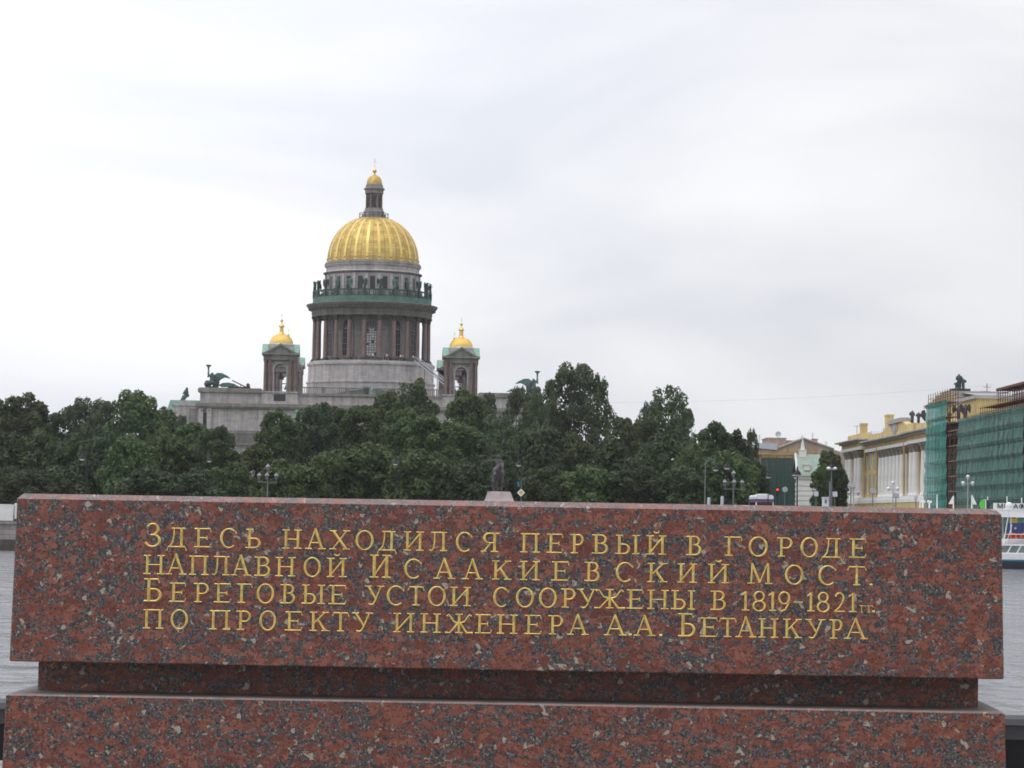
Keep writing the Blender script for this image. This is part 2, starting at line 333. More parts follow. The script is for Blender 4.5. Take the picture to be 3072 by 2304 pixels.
M['yellow'] = stone('yellow_stucco', (0.70, 0.55, 0.24), 60, 60, 0.05, 0.22, 0.98)
M['ochre'] = simple('ochre_stucco', (0.46, 0.33, 0.14), 0.9, 0, 0.25, 0.4)  # plain ochre, duller than the yellow stucco
M['white_st'] = simple('white_stucco', (0.78, 0.765, 0.76), 0.8, 0, 0.1, 0.5)
M['capital_p'] = simple('brown_capital', (0.24, 0.21, 0.185), 0.9, 0, 0.3, 1.5)  # darker brownish tone than the white shafts
M['grey_st'] = simple('grey_stucco_trim', (0.40, 0.37, 0.36), 0.85, 0, 0.2, 0.6)
M['pink'] = stone('pink_stucco', (0.46, 0.35, 0.30), 50, 50, 0.05, 0.25, 0.98)
M['roof'] = simple('grey_tin_roof', (0.34, 0.35, 0.38), 0.5, 0.2, 0.2, 0.6)
M['roof_blue'] = simple('pale_tin_roof', (0.52, 0.56, 0.64), 0.5, 0.1, 0.12, 0.6)
M['roof_green'] = simple('pale_green_tin_roof', (0.34, 0.42, 0.37), 0.6, 0.1, 0.14, 0.5)
M['net_a'] = netmat('teal_netting', (0.010, 0.17, 0.135), (0.030, 0.29, 0.24), 2.0, 0.80)
M['net_b'] = netmat('green_netting', (0.030, 0.108, 0.088), (0.088, 0.24, 0.195), 1.6, 0.80)
M['net_c'] = netmat('far_netting', (0.012, 0.085, 0.07), (0.035, 0.18, 0.145), 3.2, 0.9)
M['rust'] = simple('rusty_steel', (0.12, 0.05, 0.035), 0.8, 0.1, 0.3, 2)
M['plank'] = simple('scaffold_planks', (0.20, 0.12, 0.07), 0.85, 0, 0.3, 2)
M['steel'] = simple('grey_painted_steel', (0.17, 0.17, 0.19), 0.5, 0.2, 0.15, 2)
M['steel_mid'] = simple('dull_zinc', (0.27, 0.27, 0.30), 0.5, 0.2, 0.15, 2)
M['steel_lt'] = simple('galvanised_steel', (0.46, 0.47, 0.50), 0.45, 0.3, 0.12, 2)
M['white'] = simple('white_paint', (0.78, 0.78, 0.79), 0.4, 0, 0.06, 1.5)
M['opal'] = simple('opal_lamp_glass', (0.85, 0.85, 0.84), 0.25, 0, 0.05, 1)
M['blue'] = simple('blue_paint', (0.045, 0.09, 0.28), 0.45, 0, 0.12, 1)
M['teal'] = simple('teal_paint', (0.03, 0.20, 0.30), 0.45, 0, 0.1, 1)
M['red'] = simple('red_paint', (0.42, 0.05, 0.04), 0.5, 0, 0.15, 1)
M['orange'] = simple('orange_ring', (0.68, 0.16, 0.06), 0.5, 0, 0.12, 2)
M['yel'] = simple('yellow_paint', (0.74, 0.52, 0.03), 0.45, 0, 0.08, 1)
M['green'] = simple('bright_green_paint', (0.10, 0.56, 0.08), 0.45, 0, 0.08, 1)
M['purple'] = simple('dark_purple_paint', (0.030, 0.022, 0.045), 0.45, 0, 0.1, 1)
M['hull'] = simple('dark_hull', (0.045, 0.048, 0.065), 0.5, 0, 0.2, 0.6)
M['tyre'] = simple('rubber', (0.015, 0.015, 0.015), 0.8, 0, 0.2, 3)
M['asphalt'] = simple('asphalt', (0.06, 0.06, 0.063), 0.9, 0, 0.25, 0.3, 0.2)
M['paving'] = stone('granite_paving', (0.26, 0.23, 0.22), 0.9, 0.6, 0.25, 0.1)
M['grass'] = simple('lawn', (0.045, 0.085, 0.025), 0.95, 0, 0.35, 0.4)
M['quay'] = stone('quay_granite', (0.30, 0.275, 0.27), 1.8, 0.6, 0.3, 0.4, 0.55)
M['skin_t'] = simple('skin_tone', (0.45, 0.27, 0.2), 0.6, 0, 0.05, 2)
for nm, c in (('cloth_white', (0.7, 0.7, 0.7)), ('cloth_red', (0.38, 0.05, 0.05)), ('cloth_dark', (0.03, 0.03, 0.045)), ('cloth_pink', (0.55, 0.28, 0.28)), ('cloth_blue', (0.08, 0.13, 0.3))):
    M[nm] = simple(nm, c, 0.85, 0, 0.1, 3)
def lampmat():
    m, t, b = newmat('lit_red_signal'); b.inputs['Base Color'].default_value = (0.8, 0.03, 0.02, 1)
    b.inputs['Emission Color'].default_value = (1, 0.06, 0.03, 1); b.inputs['Emission Strength'].default_value = 1.4; return m
M['signal'] = lampmat()
def watermat():
    m, t, b = newmat('river_water'); tc = nd(t, 'ShaderNodeTexCoord')
    mp = nd(t, 'ShaderNodeMapping', {'Vector': tc.outputs['Object'], 'Scale': (0.25, 0.8, 1)})
    n1 = nd(t, 'ShaderNodeTexNoise', {'Vector': mp.outputs[0], 'Scale': 1.1, 'Detail': 7.0, 'Roughness': 0.6})
    n2 = nd(t, 'ShaderNodeTexNoise', {'Vector': mp.outputs[0], 'Scale': 0.12, 'Detail': 3.0})
    mp3 = nd(t, 'ShaderNodeMapping', {'Vector': tc.outputs['Object'], 'Scale': (0.45, 0.22, 1), 'Rotation': (0, 0, R(12))})
    n3 = nd(t, 'ShaderNodeTexNoise', {'Vector': mp3.outputs[0], 'Scale': 1.0, 'Detail': 4.0, 'Roughness': 0.55, 'Distortion': 0.4})
    h0 = nd(t, 'ShaderNodeMath', {0: n2.outputs['Fac'], 1: 1.6, 2: n1.outputs['Fac']}, operation='MULTIPLY_ADD')
    h = nd(t, 'ShaderNodeMath', {0: n3.outputs['Fac'], 1: 5.0, 2: h0.outputs[0]}, operation='MULTIPLY_ADD')
    bp = nd(t, 'ShaderNodeBump', {'Height': h.outputs[0], 'Strength': 1.0, 'Distance': 0.3})
    t.links.new(bp.outputs[0], b.inputs['Normal'])
    b.inputs['Base Color'].default_value = (0.25, 0.26, 0.285, 1); b.inputs['Roughness'].default_value = 0.06; b.inputs['IOR'].default_value = 1.33
    return m
M['water'] = watermat(); M['wet'] = stone('wet_weedy_granite', (0.085, 0.078, 0.07), 1.8, 0.6, 0.4, 0.5); M['glass_boat'] = simple('cabin_glass', (0.17, 0.21, 0.20), 0.1, 0, 0.35, 0.9)
# ================================================================== the setting
def struct(name, mb, mat): return tag(mb.build(name, mat), kind='structure')
struct('river', MB().add([(-900, 12.6, 0), (900, 12.6, 0), (900, 300.2, 0), (-900, 300.2, 0)], [(0, 1, 2, 3)]), M['water'])
struct('pavement', MB().box(-120, 120, -40, 12.2, 2.6, 3.15), M['paving'])
struct('ground', MB().add([(-940, 300.6, 3.0), (940, 300.6, 3.0), (940, 1490, 3.0), (-940, 1490, 3.0)], [(0, 1, 2, 3)]), M['grass'])
struct('road', MB().add([(-900, 303, 3.004), (900, 303, 3.004), (900, 325, 3.004), (-900, 325, 3.004)], [(0, 1, 2, 3)]), M['asphalt'])
struct('plaza', MB().add([(-400, 325.2, 3.004), (400, 325.2, 3.004), (400, 398, 3.004), (-400, 398, 3.004)], [(0, 1, 2, 3)]), M['paving'])
q = MB(); q.box(-900, 900, 300, 301.2, -2, 2.95); q.box(-900, 900, 299.8, 301.0, 2.953, 3.28)
ew = tag(q.build('embankment_wall', M['quay']), 'long grey granite embankment wall along the far side of the river', 'wall')
MB().box(-900, 900, 299.85, 299.99, -2, 1.25).build('wet_base', M['wet'], ew)
q = MB(); q.box(-120, 120, 12.2, 12.6, -2, 3.14)
tag(q.build('quay_wall', M['quay']), 'near granite quay wall at the water below the railing', 'wall')
# ================================================================== granite monument
YL, YR = 10.06, 9.94
def face_pt(u, v):
    d = ray(u, v)
    # vertical plane through the two ends of the front face
    a, b = P(48, 1497, YL), P(3005, 1543, YR)
    n = Vector((-(b.y-a.y), b.x-a.x, 0)); k = n.dot(a-Vector((0, 0, EYE)))/n.dot(d)
    return Vector((0, 0, EYE))+d*k
pl, pr = face_pt(28, 1985), face_pt(3012, 2037)
ax = Vector((pr.x-pl.x, pr.y-pl.y, 0)).normalized(); yaw = math.atan2(ax.y, ax.x)
org = Vector((pl.x, pl.y, 3.15))
mon = thing('granite_monument', org, 'red granite memorial with gilded Russian inscription on the near embankment', 'monument', rz=yaw)
def loc_pt(u, v):
    d = face_pt(u, v)-org
    return Vector((d.dot(ax), 0, d.z))
def slab(z0, z1, x0, x1, bat, y0, y1, ch, ch2, paler=False):
    # front/back faces, battered ends, chamfered top and slightly eased other edges
    mb = MB(); w = lambda z: bat*(z-z0)/(z1-z0)
    rings = []
    for z, ins in ((z0, ch2), (z0+ch2, 0), (z1-ch, 0), (z1, ch)):
        a, b, c, d = x0+w(z)+ins, x1-w(z)-ins, y0+ins, y1-ins
        e = ch2
        rings.append([(a+e, c, z), (b-e, c, z), (b, c+e, z), (b, d-e, z), (b-e, d, z), (a+e, d, z), (a, d-e, z), (a, c+e, z)])
    vs = [p for r in rings for p in r]; fs = [tuple(range(7, -1, -1)), tuple(range(24, 32))]
    for i in range(3):
        for k in range(8): fs.append((i*8+k, i*8+(k+1) % 8, (i+1)*8+(k+1) % 8, (i+1)*8+k))
    mb.add(vs, fs)
    if paler: mb.mi[-8:] = [1]*8; mb.mi[1] = 2
    return mb
LB = loc_pt(28, 1985); RB = loc_pt(3012, 2037); LT = loc_pt(48, 1480)
zb = 0.5*(LB.z+RB.z); zt = LT.z; L = RB.x
z2 = loc_pt(28, 2081).z
top_block = slab(zb, zt, 0, L, 0.014, 0, 0.85, 0.020, 0.004, True).build('top_block', [M['granite'], M['granite_chamfer'], M['dust']], mon)
slab(z2-0.03, zb-0.002, 0.062, L-0.062, 0.0, 0.23, 0.70, 0.002, 0.002).build('neck', M['granite'], mon)
slab(0.0, z2, -0.035, L+0.03, 0.028, -0.012, 0.86, 0.006, 0.004, True).build('base_block', [M['granite'], M['granite_chamfer'], M['dust']], mon)
# ---- lettering: Roman capitals cut as V-section strokes
T, t_ = 0.148, 0.06
class Glyph:
    def __init__(s): s.st = []
    def s(s, pts, w0, w1=None):
        w1 = w0 if w1 is None else w1; n = len(pts)
        s.st.append([(p[0], p[1], w0+(w1-w0)*i/max(1, n-1)) for i, p in enumerate(pts)]); return s
    def serif(s, x, y, h=0.19): return s.s([(x-h, y), (x, y+(0.012 if y < .5 else -0.012)), (x+h, y)], 0.062)
    def stem(s, x, y0=0.0, y1=1.0, top=True, bot=True, w=T):
        s.s([(x, y0), (x, (y0+y1)/2), (x, y1)], w)
        if bot: s.serif(x, y0+0.03)
        if top: s.serif(x, y1-0.03)
        return s
    def arc(s, cx, cy, rx, ry, a0, a1, thick=0.145, thin=0.075, n=22):
        pts = []
        for i in range(n+1):
            a = R(a0+(a1-a0)*i/n); w = thin+(thick-thin)*abs(math.cos(a))**1.4
            pts.append((cx+(rx-0.5*thick)*math.cos(a), cy+(ry-0.035)*math.sin(a), w))
        s.st.append(pts); return s
def bowl(g, x, W, y0, y1):        # thin, thick, thin: from the stem out to W and back
    cy, ry = (y0+y1)/2, (y1-y0)/2; cx = x+(W-x)*0.42
    g.s([(x, y1-0.035), (cx, y1-0.035)], 0.075); g.s([(x, y0+0.035), (cx, y0+0.035)], 0.075)
    return g.arc(cx, cy, W-cx, ry, -90, 90, n=14)
def glyph(ch, W):
    g = Glyph(); l, r = 0.17, W-0.17
    if ch == 'Н': g.stem(l).stem(r).s([(l, .5), (r, .5)], t_)
    elif ch == 'П': g.stem(l, top=False).stem(r, top=False).s([(0, .965), (W, .965)], .075)
    elif ch in 'ИЙ':
        g.stem(l).stem(r).s([(l, .1), (r, .9)], .085)
        if ch == 'Й': g.s([(W/2-.15, 1.2), (W/2-.07, 1.12), (W/2+.07, 1.12), (W/2+.15, 1.2)], .08)
    elif ch == 'А': g.s([(.17, 0), (W*.48, 1.04)], .085).s([(W*.46, 1.08), (W-.2, 0)], T).s([(W*.27, .34), (W*.68, .34)], t_).serif(.17, .03, .17).serif(W-.2, .03)
    elif ch == 'Е':
        g.stem(.23, top=False, bot=False).s([(.02, .965), (W-.06, .965), (W-.03, .80)], .07).s([(.23, .5), (W*.74, .5)], t_).s([(W*.76, .6), (W*.74, .5), (W*.76, .4)], .07).s([(0, .035), (W-.07, .035), (W, .21)], .07)
    elif ch == 'С': g.arc(W*.52, .5, W*.52, .52, 48, 312).s([(W*.86, .86), (W*.95, .74)], .09)
    elif ch == 'О': g.arc(W/2, .5, W/2, .52, 0, 360, n=32)
    elif ch in 'ЬЫБ':
        V = W if ch != 'Ы' else W*.64
        g.stem(.23, top=(ch != 'Б'), bot=False).s([(0.02, .035), (.3, .035)], .07); bowl(g, .23, V, 0, .55 if ch != 'Б' else .58)
        if ch == 'Ы': g.stem(W-.17)
        if ch == 'Б': g.s([(.02, .965), (W-.16, .965), (W-.12, .80)], .07)
    elif ch == 'В':
        g.stem(.25, top=False, bot=False).s([(.02, .965), (.3, .965)], .07).s([(.02, .035), (.3, .035)], .07); bowl(g, .25, W*.93, .5, 1.0); bowl(g, .25, W, 0, .57)
    elif ch == 'Р': g.stem(.25, top=False).s([(.02, .965), (.3, .965)], .07); bowl(g, .25, W, .42, 1.0)
    elif ch == 'Я':
        x = W-.25; g.stem(x, top=False).s([(W-.3, .965), (W, .965)], .07)
        cx = x-(x-.05)*.45; g.s([(x, .965), (cx, .965)], .075).s([(x, .48), (cx, .48)], .075).arc(cx, .725, cx-.1, .275, 90, 270, n=14).s([(W*.52, .47), (.17, .03)], .1).serif(.14, .03, .14)
    elif ch == 'Г': g.stem(.27, top=False).s([(.03, .965), (W-.04, .965), (W, .78)], .075)
    elif ch == 'Д':
        g.s([(W*.37, .96), (W*.36, .6), (W*.3, .25), (W*.16, .03)], .085).stem(W*.72, 0, 1, False, False).s([(W*.25, .965), (W*.9, .965)], .07).s([(.03, -.18), (.1, .02), (W-.12, .02), (W-.03, -.18)], .075)
    elif ch == 'Л':
        g.s([(W*.33, .96), (W*.33, .5), (W*.28, .15), (W*.17, .03), (.05, .07)], .09).stem(r, top=False).s([(W*.14, .965), (W, .965)], .07)
    elif ch == 'Х': g.s([(.2, .97), (W-.2, .03)], T).s([(W-.2, .97), (.2, .03)], .08).serif(.2, .97, .18).serif(W-.2, .97, .18).serif(.2, .03, .18).serif(W-.2, .03, .18)
    elif ch == 'К': g.stem(.2).s([(.25, .42), (W-.22, .97)], .085).serif(W-.2, .97, .17).s([(W*.42, .6), (W-.22, .03)], T*.95).serif(W-.2, .03)
    elif ch == 'М': g.s([(.19, 0), (.24, 1.06)], .10).s([(.22, 1.04), (W*.5, .07)], T*.95).s([(W*.5, .07), (W-.24, 1.06)], .085).s([(W-.22, 1.06), (W-.19, 0)], .14).serif(.19, .03).serif(W-.19, .03)
    elif ch == 'Т': g.stem(W/2, top=False).s([(.0, .78), (.07, .955), (W-.07, .955), (W, .78)], .075)
    elif ch == 'У': g.s([(.17, .97), (W*.56, .3)], T*.85).s([(W-.19, .97), (W*.52, .2), (W*.42, .05), (W*.3, .02), (W*.2, .07)], .09).serif(.17, .97, .17).serif(W-.19, .97, .18)
    elif ch == 'Ж':
        c = W*.5; g.stem(c)
        g.s([(c, .5), (c-.2*W, .6), (W*.19, .85), (W*.13, .95), (W*.05, .87)], .09).s([(c, .5), (c+.2*W, .6), (W*.81, .85), (W*.87, .95), (W*.95, .87)], .09)
        g.s([(c-.05, .52), (W*.18, .03), (0, .03)], .09).s([(c+.05, .52), (W*.78, .03), (W, .03)], .12)
    elif ch == 'З': g.arc(W*.46, .76, W*.40, .26, 155, -75).arc(W*.46, .27, W*.5, .29, 80, -165).s([(W*.35, .51), (W*.6, .52)], .08)
    elif ch == '1': g.stem(W*.6, 0, 1.0, False, True).s([(.02, .8), (W*.6, .96)], .075)
    elif ch == '8': g.arc(W/2, .74, W*.42, .28, 0, 360, .12, n=24).arc(W/2, .25, W*.5, .29, 0, 360, .13, n=24)
    elif ch == '9': g.arc(W/2, .68, W*.5, .34, 0, 360, .12, n=24).s([(W-.06, .68), (W-.1, .38), (W*.6, .08), (W*.3, -.01), (W*.08, .08)], .11)
    elif ch == '2': g.arc(W/2, .72, W*.46, .29, 165, -40, .12, n=18).s([(W*.84, .56), (W*.5, .25), (.06, .04)], .08).s([(.03, .03), (W, .03)], .075)
    elif ch == '-': g.s([(0, .47), (W, .47)], .075)
    elif ch == '.': g.s([(-.07, .05), (.07, .05)], .14)
    elif ch == 'г': g.s([(.3, 0), (.3, 1)], T).serif(.3, .03, .25).s([(0, .95), (W, .95), (W, .72)], .1)
    return g
def add_glyph(mb, g, x, z, h, hmax=0.0045):
    for st in g.st:
        pts = [Vector((x+p[0]*h, z+p[1]*h)) for p in st]; ws = [p[2]*h*.88 for p in st]; n = len(pts)
        closed = (pts[0]-pts[-1]).length < 1e-5; vs = []
        for i in range(n):
            if closed: d = pts[(i+1) % (n-1)]-pts[(i-1) % (n-1)] if 0 < i < n-1 else pts[1]-pts[n-2]
            else: d = pts[min(n-1, i+1)]-pts[max(0, i-1)]
            d.normalize(); nn = Vector((-d.y, d.x))*(ws[i]*0.5); hh = min(hmax, ws[i]*0.40)
            for q_, y in ((pts[i]+nn, 0.0015), (pts[i]+nn, -0.0007), (pts[i], -0.0007-hh), (pts[i]-nn, -0.0007), (pts[i]-nn, 0.0015)):
                vs.append((q_.x, y, q_.y))
        fs = []
        for i in range(n-1):
            for k in range(4): fs.append((i*5+k, i*5+k+1, (i+1)*5+k+1, (i+1)*5+k))
        if not closed:
            fs += [(0, 1, 2, 3, 4), tuple((n-1)*5+k for k in (4, 3, 2, 1, 0))]
        mb.add(vs, fs)
ZO = {'A': 400, 'B': 980, 'C': 1540, 'D': 2080}; ZS = 3.687
LINES = [
 (1640.9, 505, 1674.0, 2571, 'ЗA120-315t ДA365-595 ЕA670-860 СA955-1150 ЬA1235-1410 НA1650-1855 АA1900-2130 ХB25-260 ОB315-520 ДB555-780 ИB855-1068 ЛB1125-1328 СB1425-1615 ЯB1705-1910 ПC80-288 ЕC365-550 РC620-778 ВC862-1048 ЫC1122-1390 ЙC1475-1685 ВC1905-2080 ГD335-535 ОD608-825 РD920-1098 ОD1182-1380 ДD1405-1650 ЕD1720-1912'),
 (1723.0, 445, 1756.7, 2568, 'НA115-340 АA355-590 ПA618-828 ЛA862-1060 АA1075-1305 ВA1332-1515 НA1575-1788 ОA1880-2075 ЙB5-215 ИB480-705t СB855-1055 АB1180-1425 АB1500-1730 КB1825-2045 ИC75-288 ЕC420-618 ВC780-955 СC1130-1330 КC1480-1705 ИC1818-2025 ЙD165-388 МD598-872 ОD1010-1220 СD1380-1585 ТD1705-1910 .D1965-1965'),
 (1805.0, 454, 1836.7, 2557, 'БA110-315t ЕA395-580 РA660-835 ЕA890-1080 ГA1138-1312 ОA1360-1558 ВA1620-1790 ЫA1855-2115 ЕB20-215 УB420-638 СB660-862 ТB898-1075 ОB1115-1318 ИB1368-1590 СB1838-2020 ОC25-228 ОC280-482 РC520-688 УC700-930 ЖC895-1235 ЕC1250-1440 НC1485-1712 ЫC1738-2005 ВD182-360 1D528-610 8D650-805 1D828-910 9D935-1072 -D1108-1210 1D1255-1330 8D1362-1510 2D1552-1678 1D1715-1800 гD1838-1905s гD1918-1985s .D1992-1992'),
 (1886.3, 460, 1917.5, 2568, 'ПA108-328 ОA408-605 ПA845-1065 РA1132-1300 ОA1390-1580 ЕA1675-1868 КA1945-2165 ТB60-245 УB280-512 ИB740-965 НB1040-1255 ЖB1310-1615 ЕB1640-1825 НB1885-2105 ЕC120-310 РC380-550 АC592-838 АC1000-1255 .C1293-1293 АC1330-1575 .C1630-1630 БC1815-2015t ЕD72-270 ТD285-472 АD465-700 НD722-935 КD990-1205 УD1235-1460 РD1498-1650 АD1665-1930'),
]
for v0, u0, v1, u1, txt in LINES:
    mb = MB()
    for tok in txt.split():
        ch, zk, rest = tok[0], tok[1], tok[2:]
        mode = rest[-1] if rest[-1] in 'ts' else ''; a, b = rest.rstrip('ts').split('-')
        ua, ub = ZO[zk]+float(a)/ZS, ZO[zk]+float(b)/ZS
        bv = v0+(v1-v0)*((ua+ub)/2-u0)/(u1-u0)
        pa, pb = loc_pt(ua, bv), loc_pt(ub, bv)
        cap = (loc_pt((ua+ub)/2, bv-58).z-pa.z)*{'t': 1.2, 's': 0.36, '': 1.0}[mode]
        add_glyph(mb, glyph(ch, max(0.01, (pb.x-pa.x)/cap)), pa.x, (pa.z+pb.z)/2, cap)
    mb.build('inscription_line', M['gilding'], top_block, fix=True)
# ================================================================== cast-iron railing behind the monument
rail = thing('iron_railing', (0, 11.4, 3.15), 'black cast iron railing along the near quay behind the granite block', 'railing')
q = MB(); q.box(-14, 14, -0.04, 0.04, 0.74, 0.80); q.prism([(-.06, .80), (.06, .80), (.05, .825), (.02, .84), (-.02, .84), (-.05, .825)], -14, 14, 'x'); q.build('handrail', M['rail_top'], rail)
q = MB(); q.box(-14, 14, -0.03, 0.03, 0.58, 0.735); q.box(-14, 14, -0.03, 0.03, 0.49, 0.53); q.box(-14, 14, -0.03, 0.03, 0.08, 0.16); q.build('rail_bars', M['iron'], rail)
q = MB()
for k in range(-40, 41):
    x = k*0.34+0.10; q.box(x-0.028, x+0.028, -0.026, 0.026, 0.16, 0.58)
    q.prism([(x+0.17+0.075*math.cos(a*math.pi/6), 0.32+0.075*math.sin(a*math.pi/6)) for a in range(12)], -0.02, 0.02)
q.build('balusters', M['iron'], rail)
# ================================================================== cathedral (local frame: drum axis at the origin, z = 0 at the river level)
CX = P(1113, 1100, 750).x
CROT = math.atan2(-CX, 750.0)            # the front faces the viewer squarely
CM = Matrix.Translation((CX, 750, 0)) @ Matrix.Rotation(CROT, 4, 'Z'); CI = CM.inverted()
cath = thing('cathedral', (CX, 750, 0), 'grey stone cathedral with a colonnaded drum and big gilded dome above the trees', 'cathedral', rz=CROT)
def CL(u, v, y):                       # photo pixel -> cathedral frame at local depth y
    Y = 750+y
    for _ in range(3):
        p = CI @ P(u, v, Y); Y += y-p.y
    return p
def zc(v, Y=750.0): return P(1113, v, Y).z
def ring(name, prof, mat, parent, seg=96, smooth=True): return MB().lathe(prof, seg).build(name, mat, parent, smooth)
def arch_poly(w, h, n=10, base=0.0):          # round-headed outline, springing so that the crown is at h
    r = w/2; pts = [(-r, base), (r, base)]
    for i in range(n+1):
        a = math.pi*i/n; pts.append((r*math.cos(a), h-r+r*math.sin(a)))
    return pts
def arch_ring(mb, w, h, t, y0, y1, n=12):      # the surround of a round-headed opening
    o, i = [], []
    r = w/2
    for k, rr in ((o, r+t), (i, r)):
        k.append((-rr, 0)); k += [(-rr*math.cos(math.pi*j/n), h-r+rr*math.sin(math.pi*j/n)) for j in range(n+1)]; k.append((rr, 0))
    for j in range(len(o)-1): mb.prism([o[j], o[j+1], i[j+1], i[j]], y0, y1)
    return mb
def polar(o, ang, rad, z):                     # ang from the river side, turning right
    o.location = (rad*math.sin(ang), -rad*math.cos(ang), z); o.rotation_euler = (0, 0, ang)
drum = ring('drum', [(17.9, 36.0), (17.9, 40.9), (18.2, 41.0), (18.2, 41.4), (17.75, 41.5), (17.6, 45.9), (18.0, 46.0), (18.0, 46.6), (17.4, 46.7), (17.4, 47.1), (13.2, 47.12), (13.2, 61.0)], M['stone'], cath)
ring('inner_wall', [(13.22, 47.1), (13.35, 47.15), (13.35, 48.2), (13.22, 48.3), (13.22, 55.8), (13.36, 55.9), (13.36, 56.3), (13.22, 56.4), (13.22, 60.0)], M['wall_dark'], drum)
q = MB(); q.lathe([(14.6, 59.7), (16.9, 59.7), (16.9, 60.5), (17.0, 60.55), (17.0, 61.3), (17.15, 61.4), (17.3, 61.75), (18.0, 62.2), (18.5, 62.9), (18.5, 63.15), (17.5, 63.4), (14.6, 63.4)], 96)
for k in range(120):
    a = 2*math.pi*k/120; q.join(MB().box(-0.2, 0.2, -0.55, 0.3, 61.72, 62.15), Matrix.Rotation(a, 4, 'Z') @ Matrix.Translation((0, -17.35, 0)))
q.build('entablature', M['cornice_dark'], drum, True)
ring('balustrade_base', [(16.5, 63.3), (16.75, 63.4), (16.7, 65.0), (16.3, 65.05), (14, 65.05)], M['verdigris'], drum)
q = MB(); q.lathe([(16.35, 66.55), (16.75, 66.55), (16.75, 66.9), (16.35, 66.9)], 96, cap=False); q.lathe([(16.35, 65.0), (16.72, 65.0), (16.72, 65.3), (16.35, 65.3)], 96, cap=False)
for k in range(24):
    q.join(MB().box(-0.55, 0.55, -16.85, -16.2, 65.0, 67.05), Matrix.Rotation(2*math.pi*(k+.5)/24, 4, 'Z'))
    for j in range(8): q.join(MB().lathe([(0.1, 65.3), (0.17, 65.7), (0.08, 66.1), (0.12, 66.55)], 6, 0, -16.52), Matrix.Rotation(2*math.pi*(k+(j+.8)/9.6)/24, 4, 'Z'))
q.build('balustrade', M['verd_dark'], drum)
# columns, twenty-four, in front of the inner wall
cproto = None
for k in range(24):
    a = 2*math.pi*(k+.5)/24
    if cproto is None:
        q = MB(); q.lathe([(0.62, 47.9), (0.64, 48.5), (0.62, 52.0), (0.54, 58.2)], 14)
        cproto = q.build('column', M['column_red'], drum, True)
        q = MB(); q.lathe([(0.52, 58.2), (0.62, 58.5), (0.66, 59.1), (0.9, 59.4), (0.95, 59.7)], 14); q.box(-.9, .9, -.9, .9, 59.45, 59.69)
        cap0 = q.build('capital', M['capital'], drum, True)
        q = MB(); q.box(-.95, .95, -.95, .95, 47.1, 47.55); q.lathe([(0.9, 47.55), (0.9, 47.75), (0.66, 47.9)], 14)
        bas0 = q.build('column_base', M['verd_dark'], drum, True)
        trio = (cproto, cap0, bas0)
    else:
        trio = []
        for o in (cproto, cap0, bas0):
            c = o.copy(); COL.objects.link(c); c.parent = drum; trio.append(c)
    for o in trio: polar(o, a, 16.1, 0)
# tall round-headed windows of the inner wall
wproto = None
q = MB(); arch_ring(q, 2.8, 10.0, 0.45, -0.14, 0.12); q.box(-2.0, 2.0, -0.2, 0.12, -0.45, 0.0); q.box(-0.06, 0.06, -0.1, 0.1, 0, 9.9)
for z in (1.6, 3.2, 4.8, 6.4, 8.0): q.box(-1.4, 1.4, -0.09, 0.09, z, z+0.13)
for x in (-.75, .75): q.box(x-.05, x+.05, -0.08, 0.08, 0, 9.0)
fr_me = q.mesh('window_frame', M['wall_dark'])
pane_me = MB().prism(arch_poly(2.8, 10.0), 0.0, 0.06).mesh('window', M['glass_dark'])
for k in range(12):
    a = 2*math.pi*k/12
    o = link('window', pane_me, drum); polar(o, a, 13.3, 48.6)
    f = link('window_frame', fr_me, drum); polar(f, a, 13.32, 48.6)
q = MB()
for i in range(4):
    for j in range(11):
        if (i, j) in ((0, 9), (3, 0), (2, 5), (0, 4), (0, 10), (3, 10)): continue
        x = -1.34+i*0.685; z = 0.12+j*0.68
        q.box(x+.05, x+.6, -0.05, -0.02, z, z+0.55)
o = q.build('skylit_panes', M['glass_skylit'], drum); polar(o, 0.0, 13.3, 48.6)  # pale boxes stand in for sky light showing through the drum
# attic drum with oblong windows, between cornices
att = ring('attic_drum', [(13.2, 64.0), (13.2, 71.6), (13.35, 71.65), (13.9, 72.0), (13.9, 72.25), (13.2, 72.5), (13.1, 72.6), (13.1, 73.6), (13.25, 73.7), (13.6, 74.1), (13.6, 74.45), (13.1, 75.0), (12.9, 75.25), (12.5, 75.3)], M['stone'], cath)
aw_me = MB().box(-0.72, 0.72, -0.02, 0.08, 0, 3.8).mesh('window', M['glass_dark'])
q = MB(); q.box(-0.95, -0.74, -0.1, 0.1, -0.1, 4.0); q.box(0.74, 0.95, -0.1, 0.1, -0.1, 4.0); q.box(-0.95, 0.95, -0.12, 0.1, 4.0, 4.25); q.box(-1.05, 1.05, -0.14, 0.1, -0.35, -0.1)
q.box(1.25, 2.2, -0.13, 0.12, -0.5, 4.7)
af_me = q.mesh('window_frame', M['stone'])
for k in range(24):
    a = 2*math.pi*k/24
    o = link('window', aw_me, att); polar(o, a, 13.24, 66.8)
    o = link('window_frame', af_me, att); polar(o, a, 13.26, 66.8)
for z0, z1 in ((71.62, 72.27), (74.0, 75.2)):
    q = MB(); q.lathe([(13.22, z0), (13.4, z0+.05), (13.95 if z0 < 73 else 13.65, z0+.4), (13.95 if z0 < 73 else 13.65, z0+.62), (13.3, z1)], 96); q.build('cornice', M['stone_dark'], att, True)
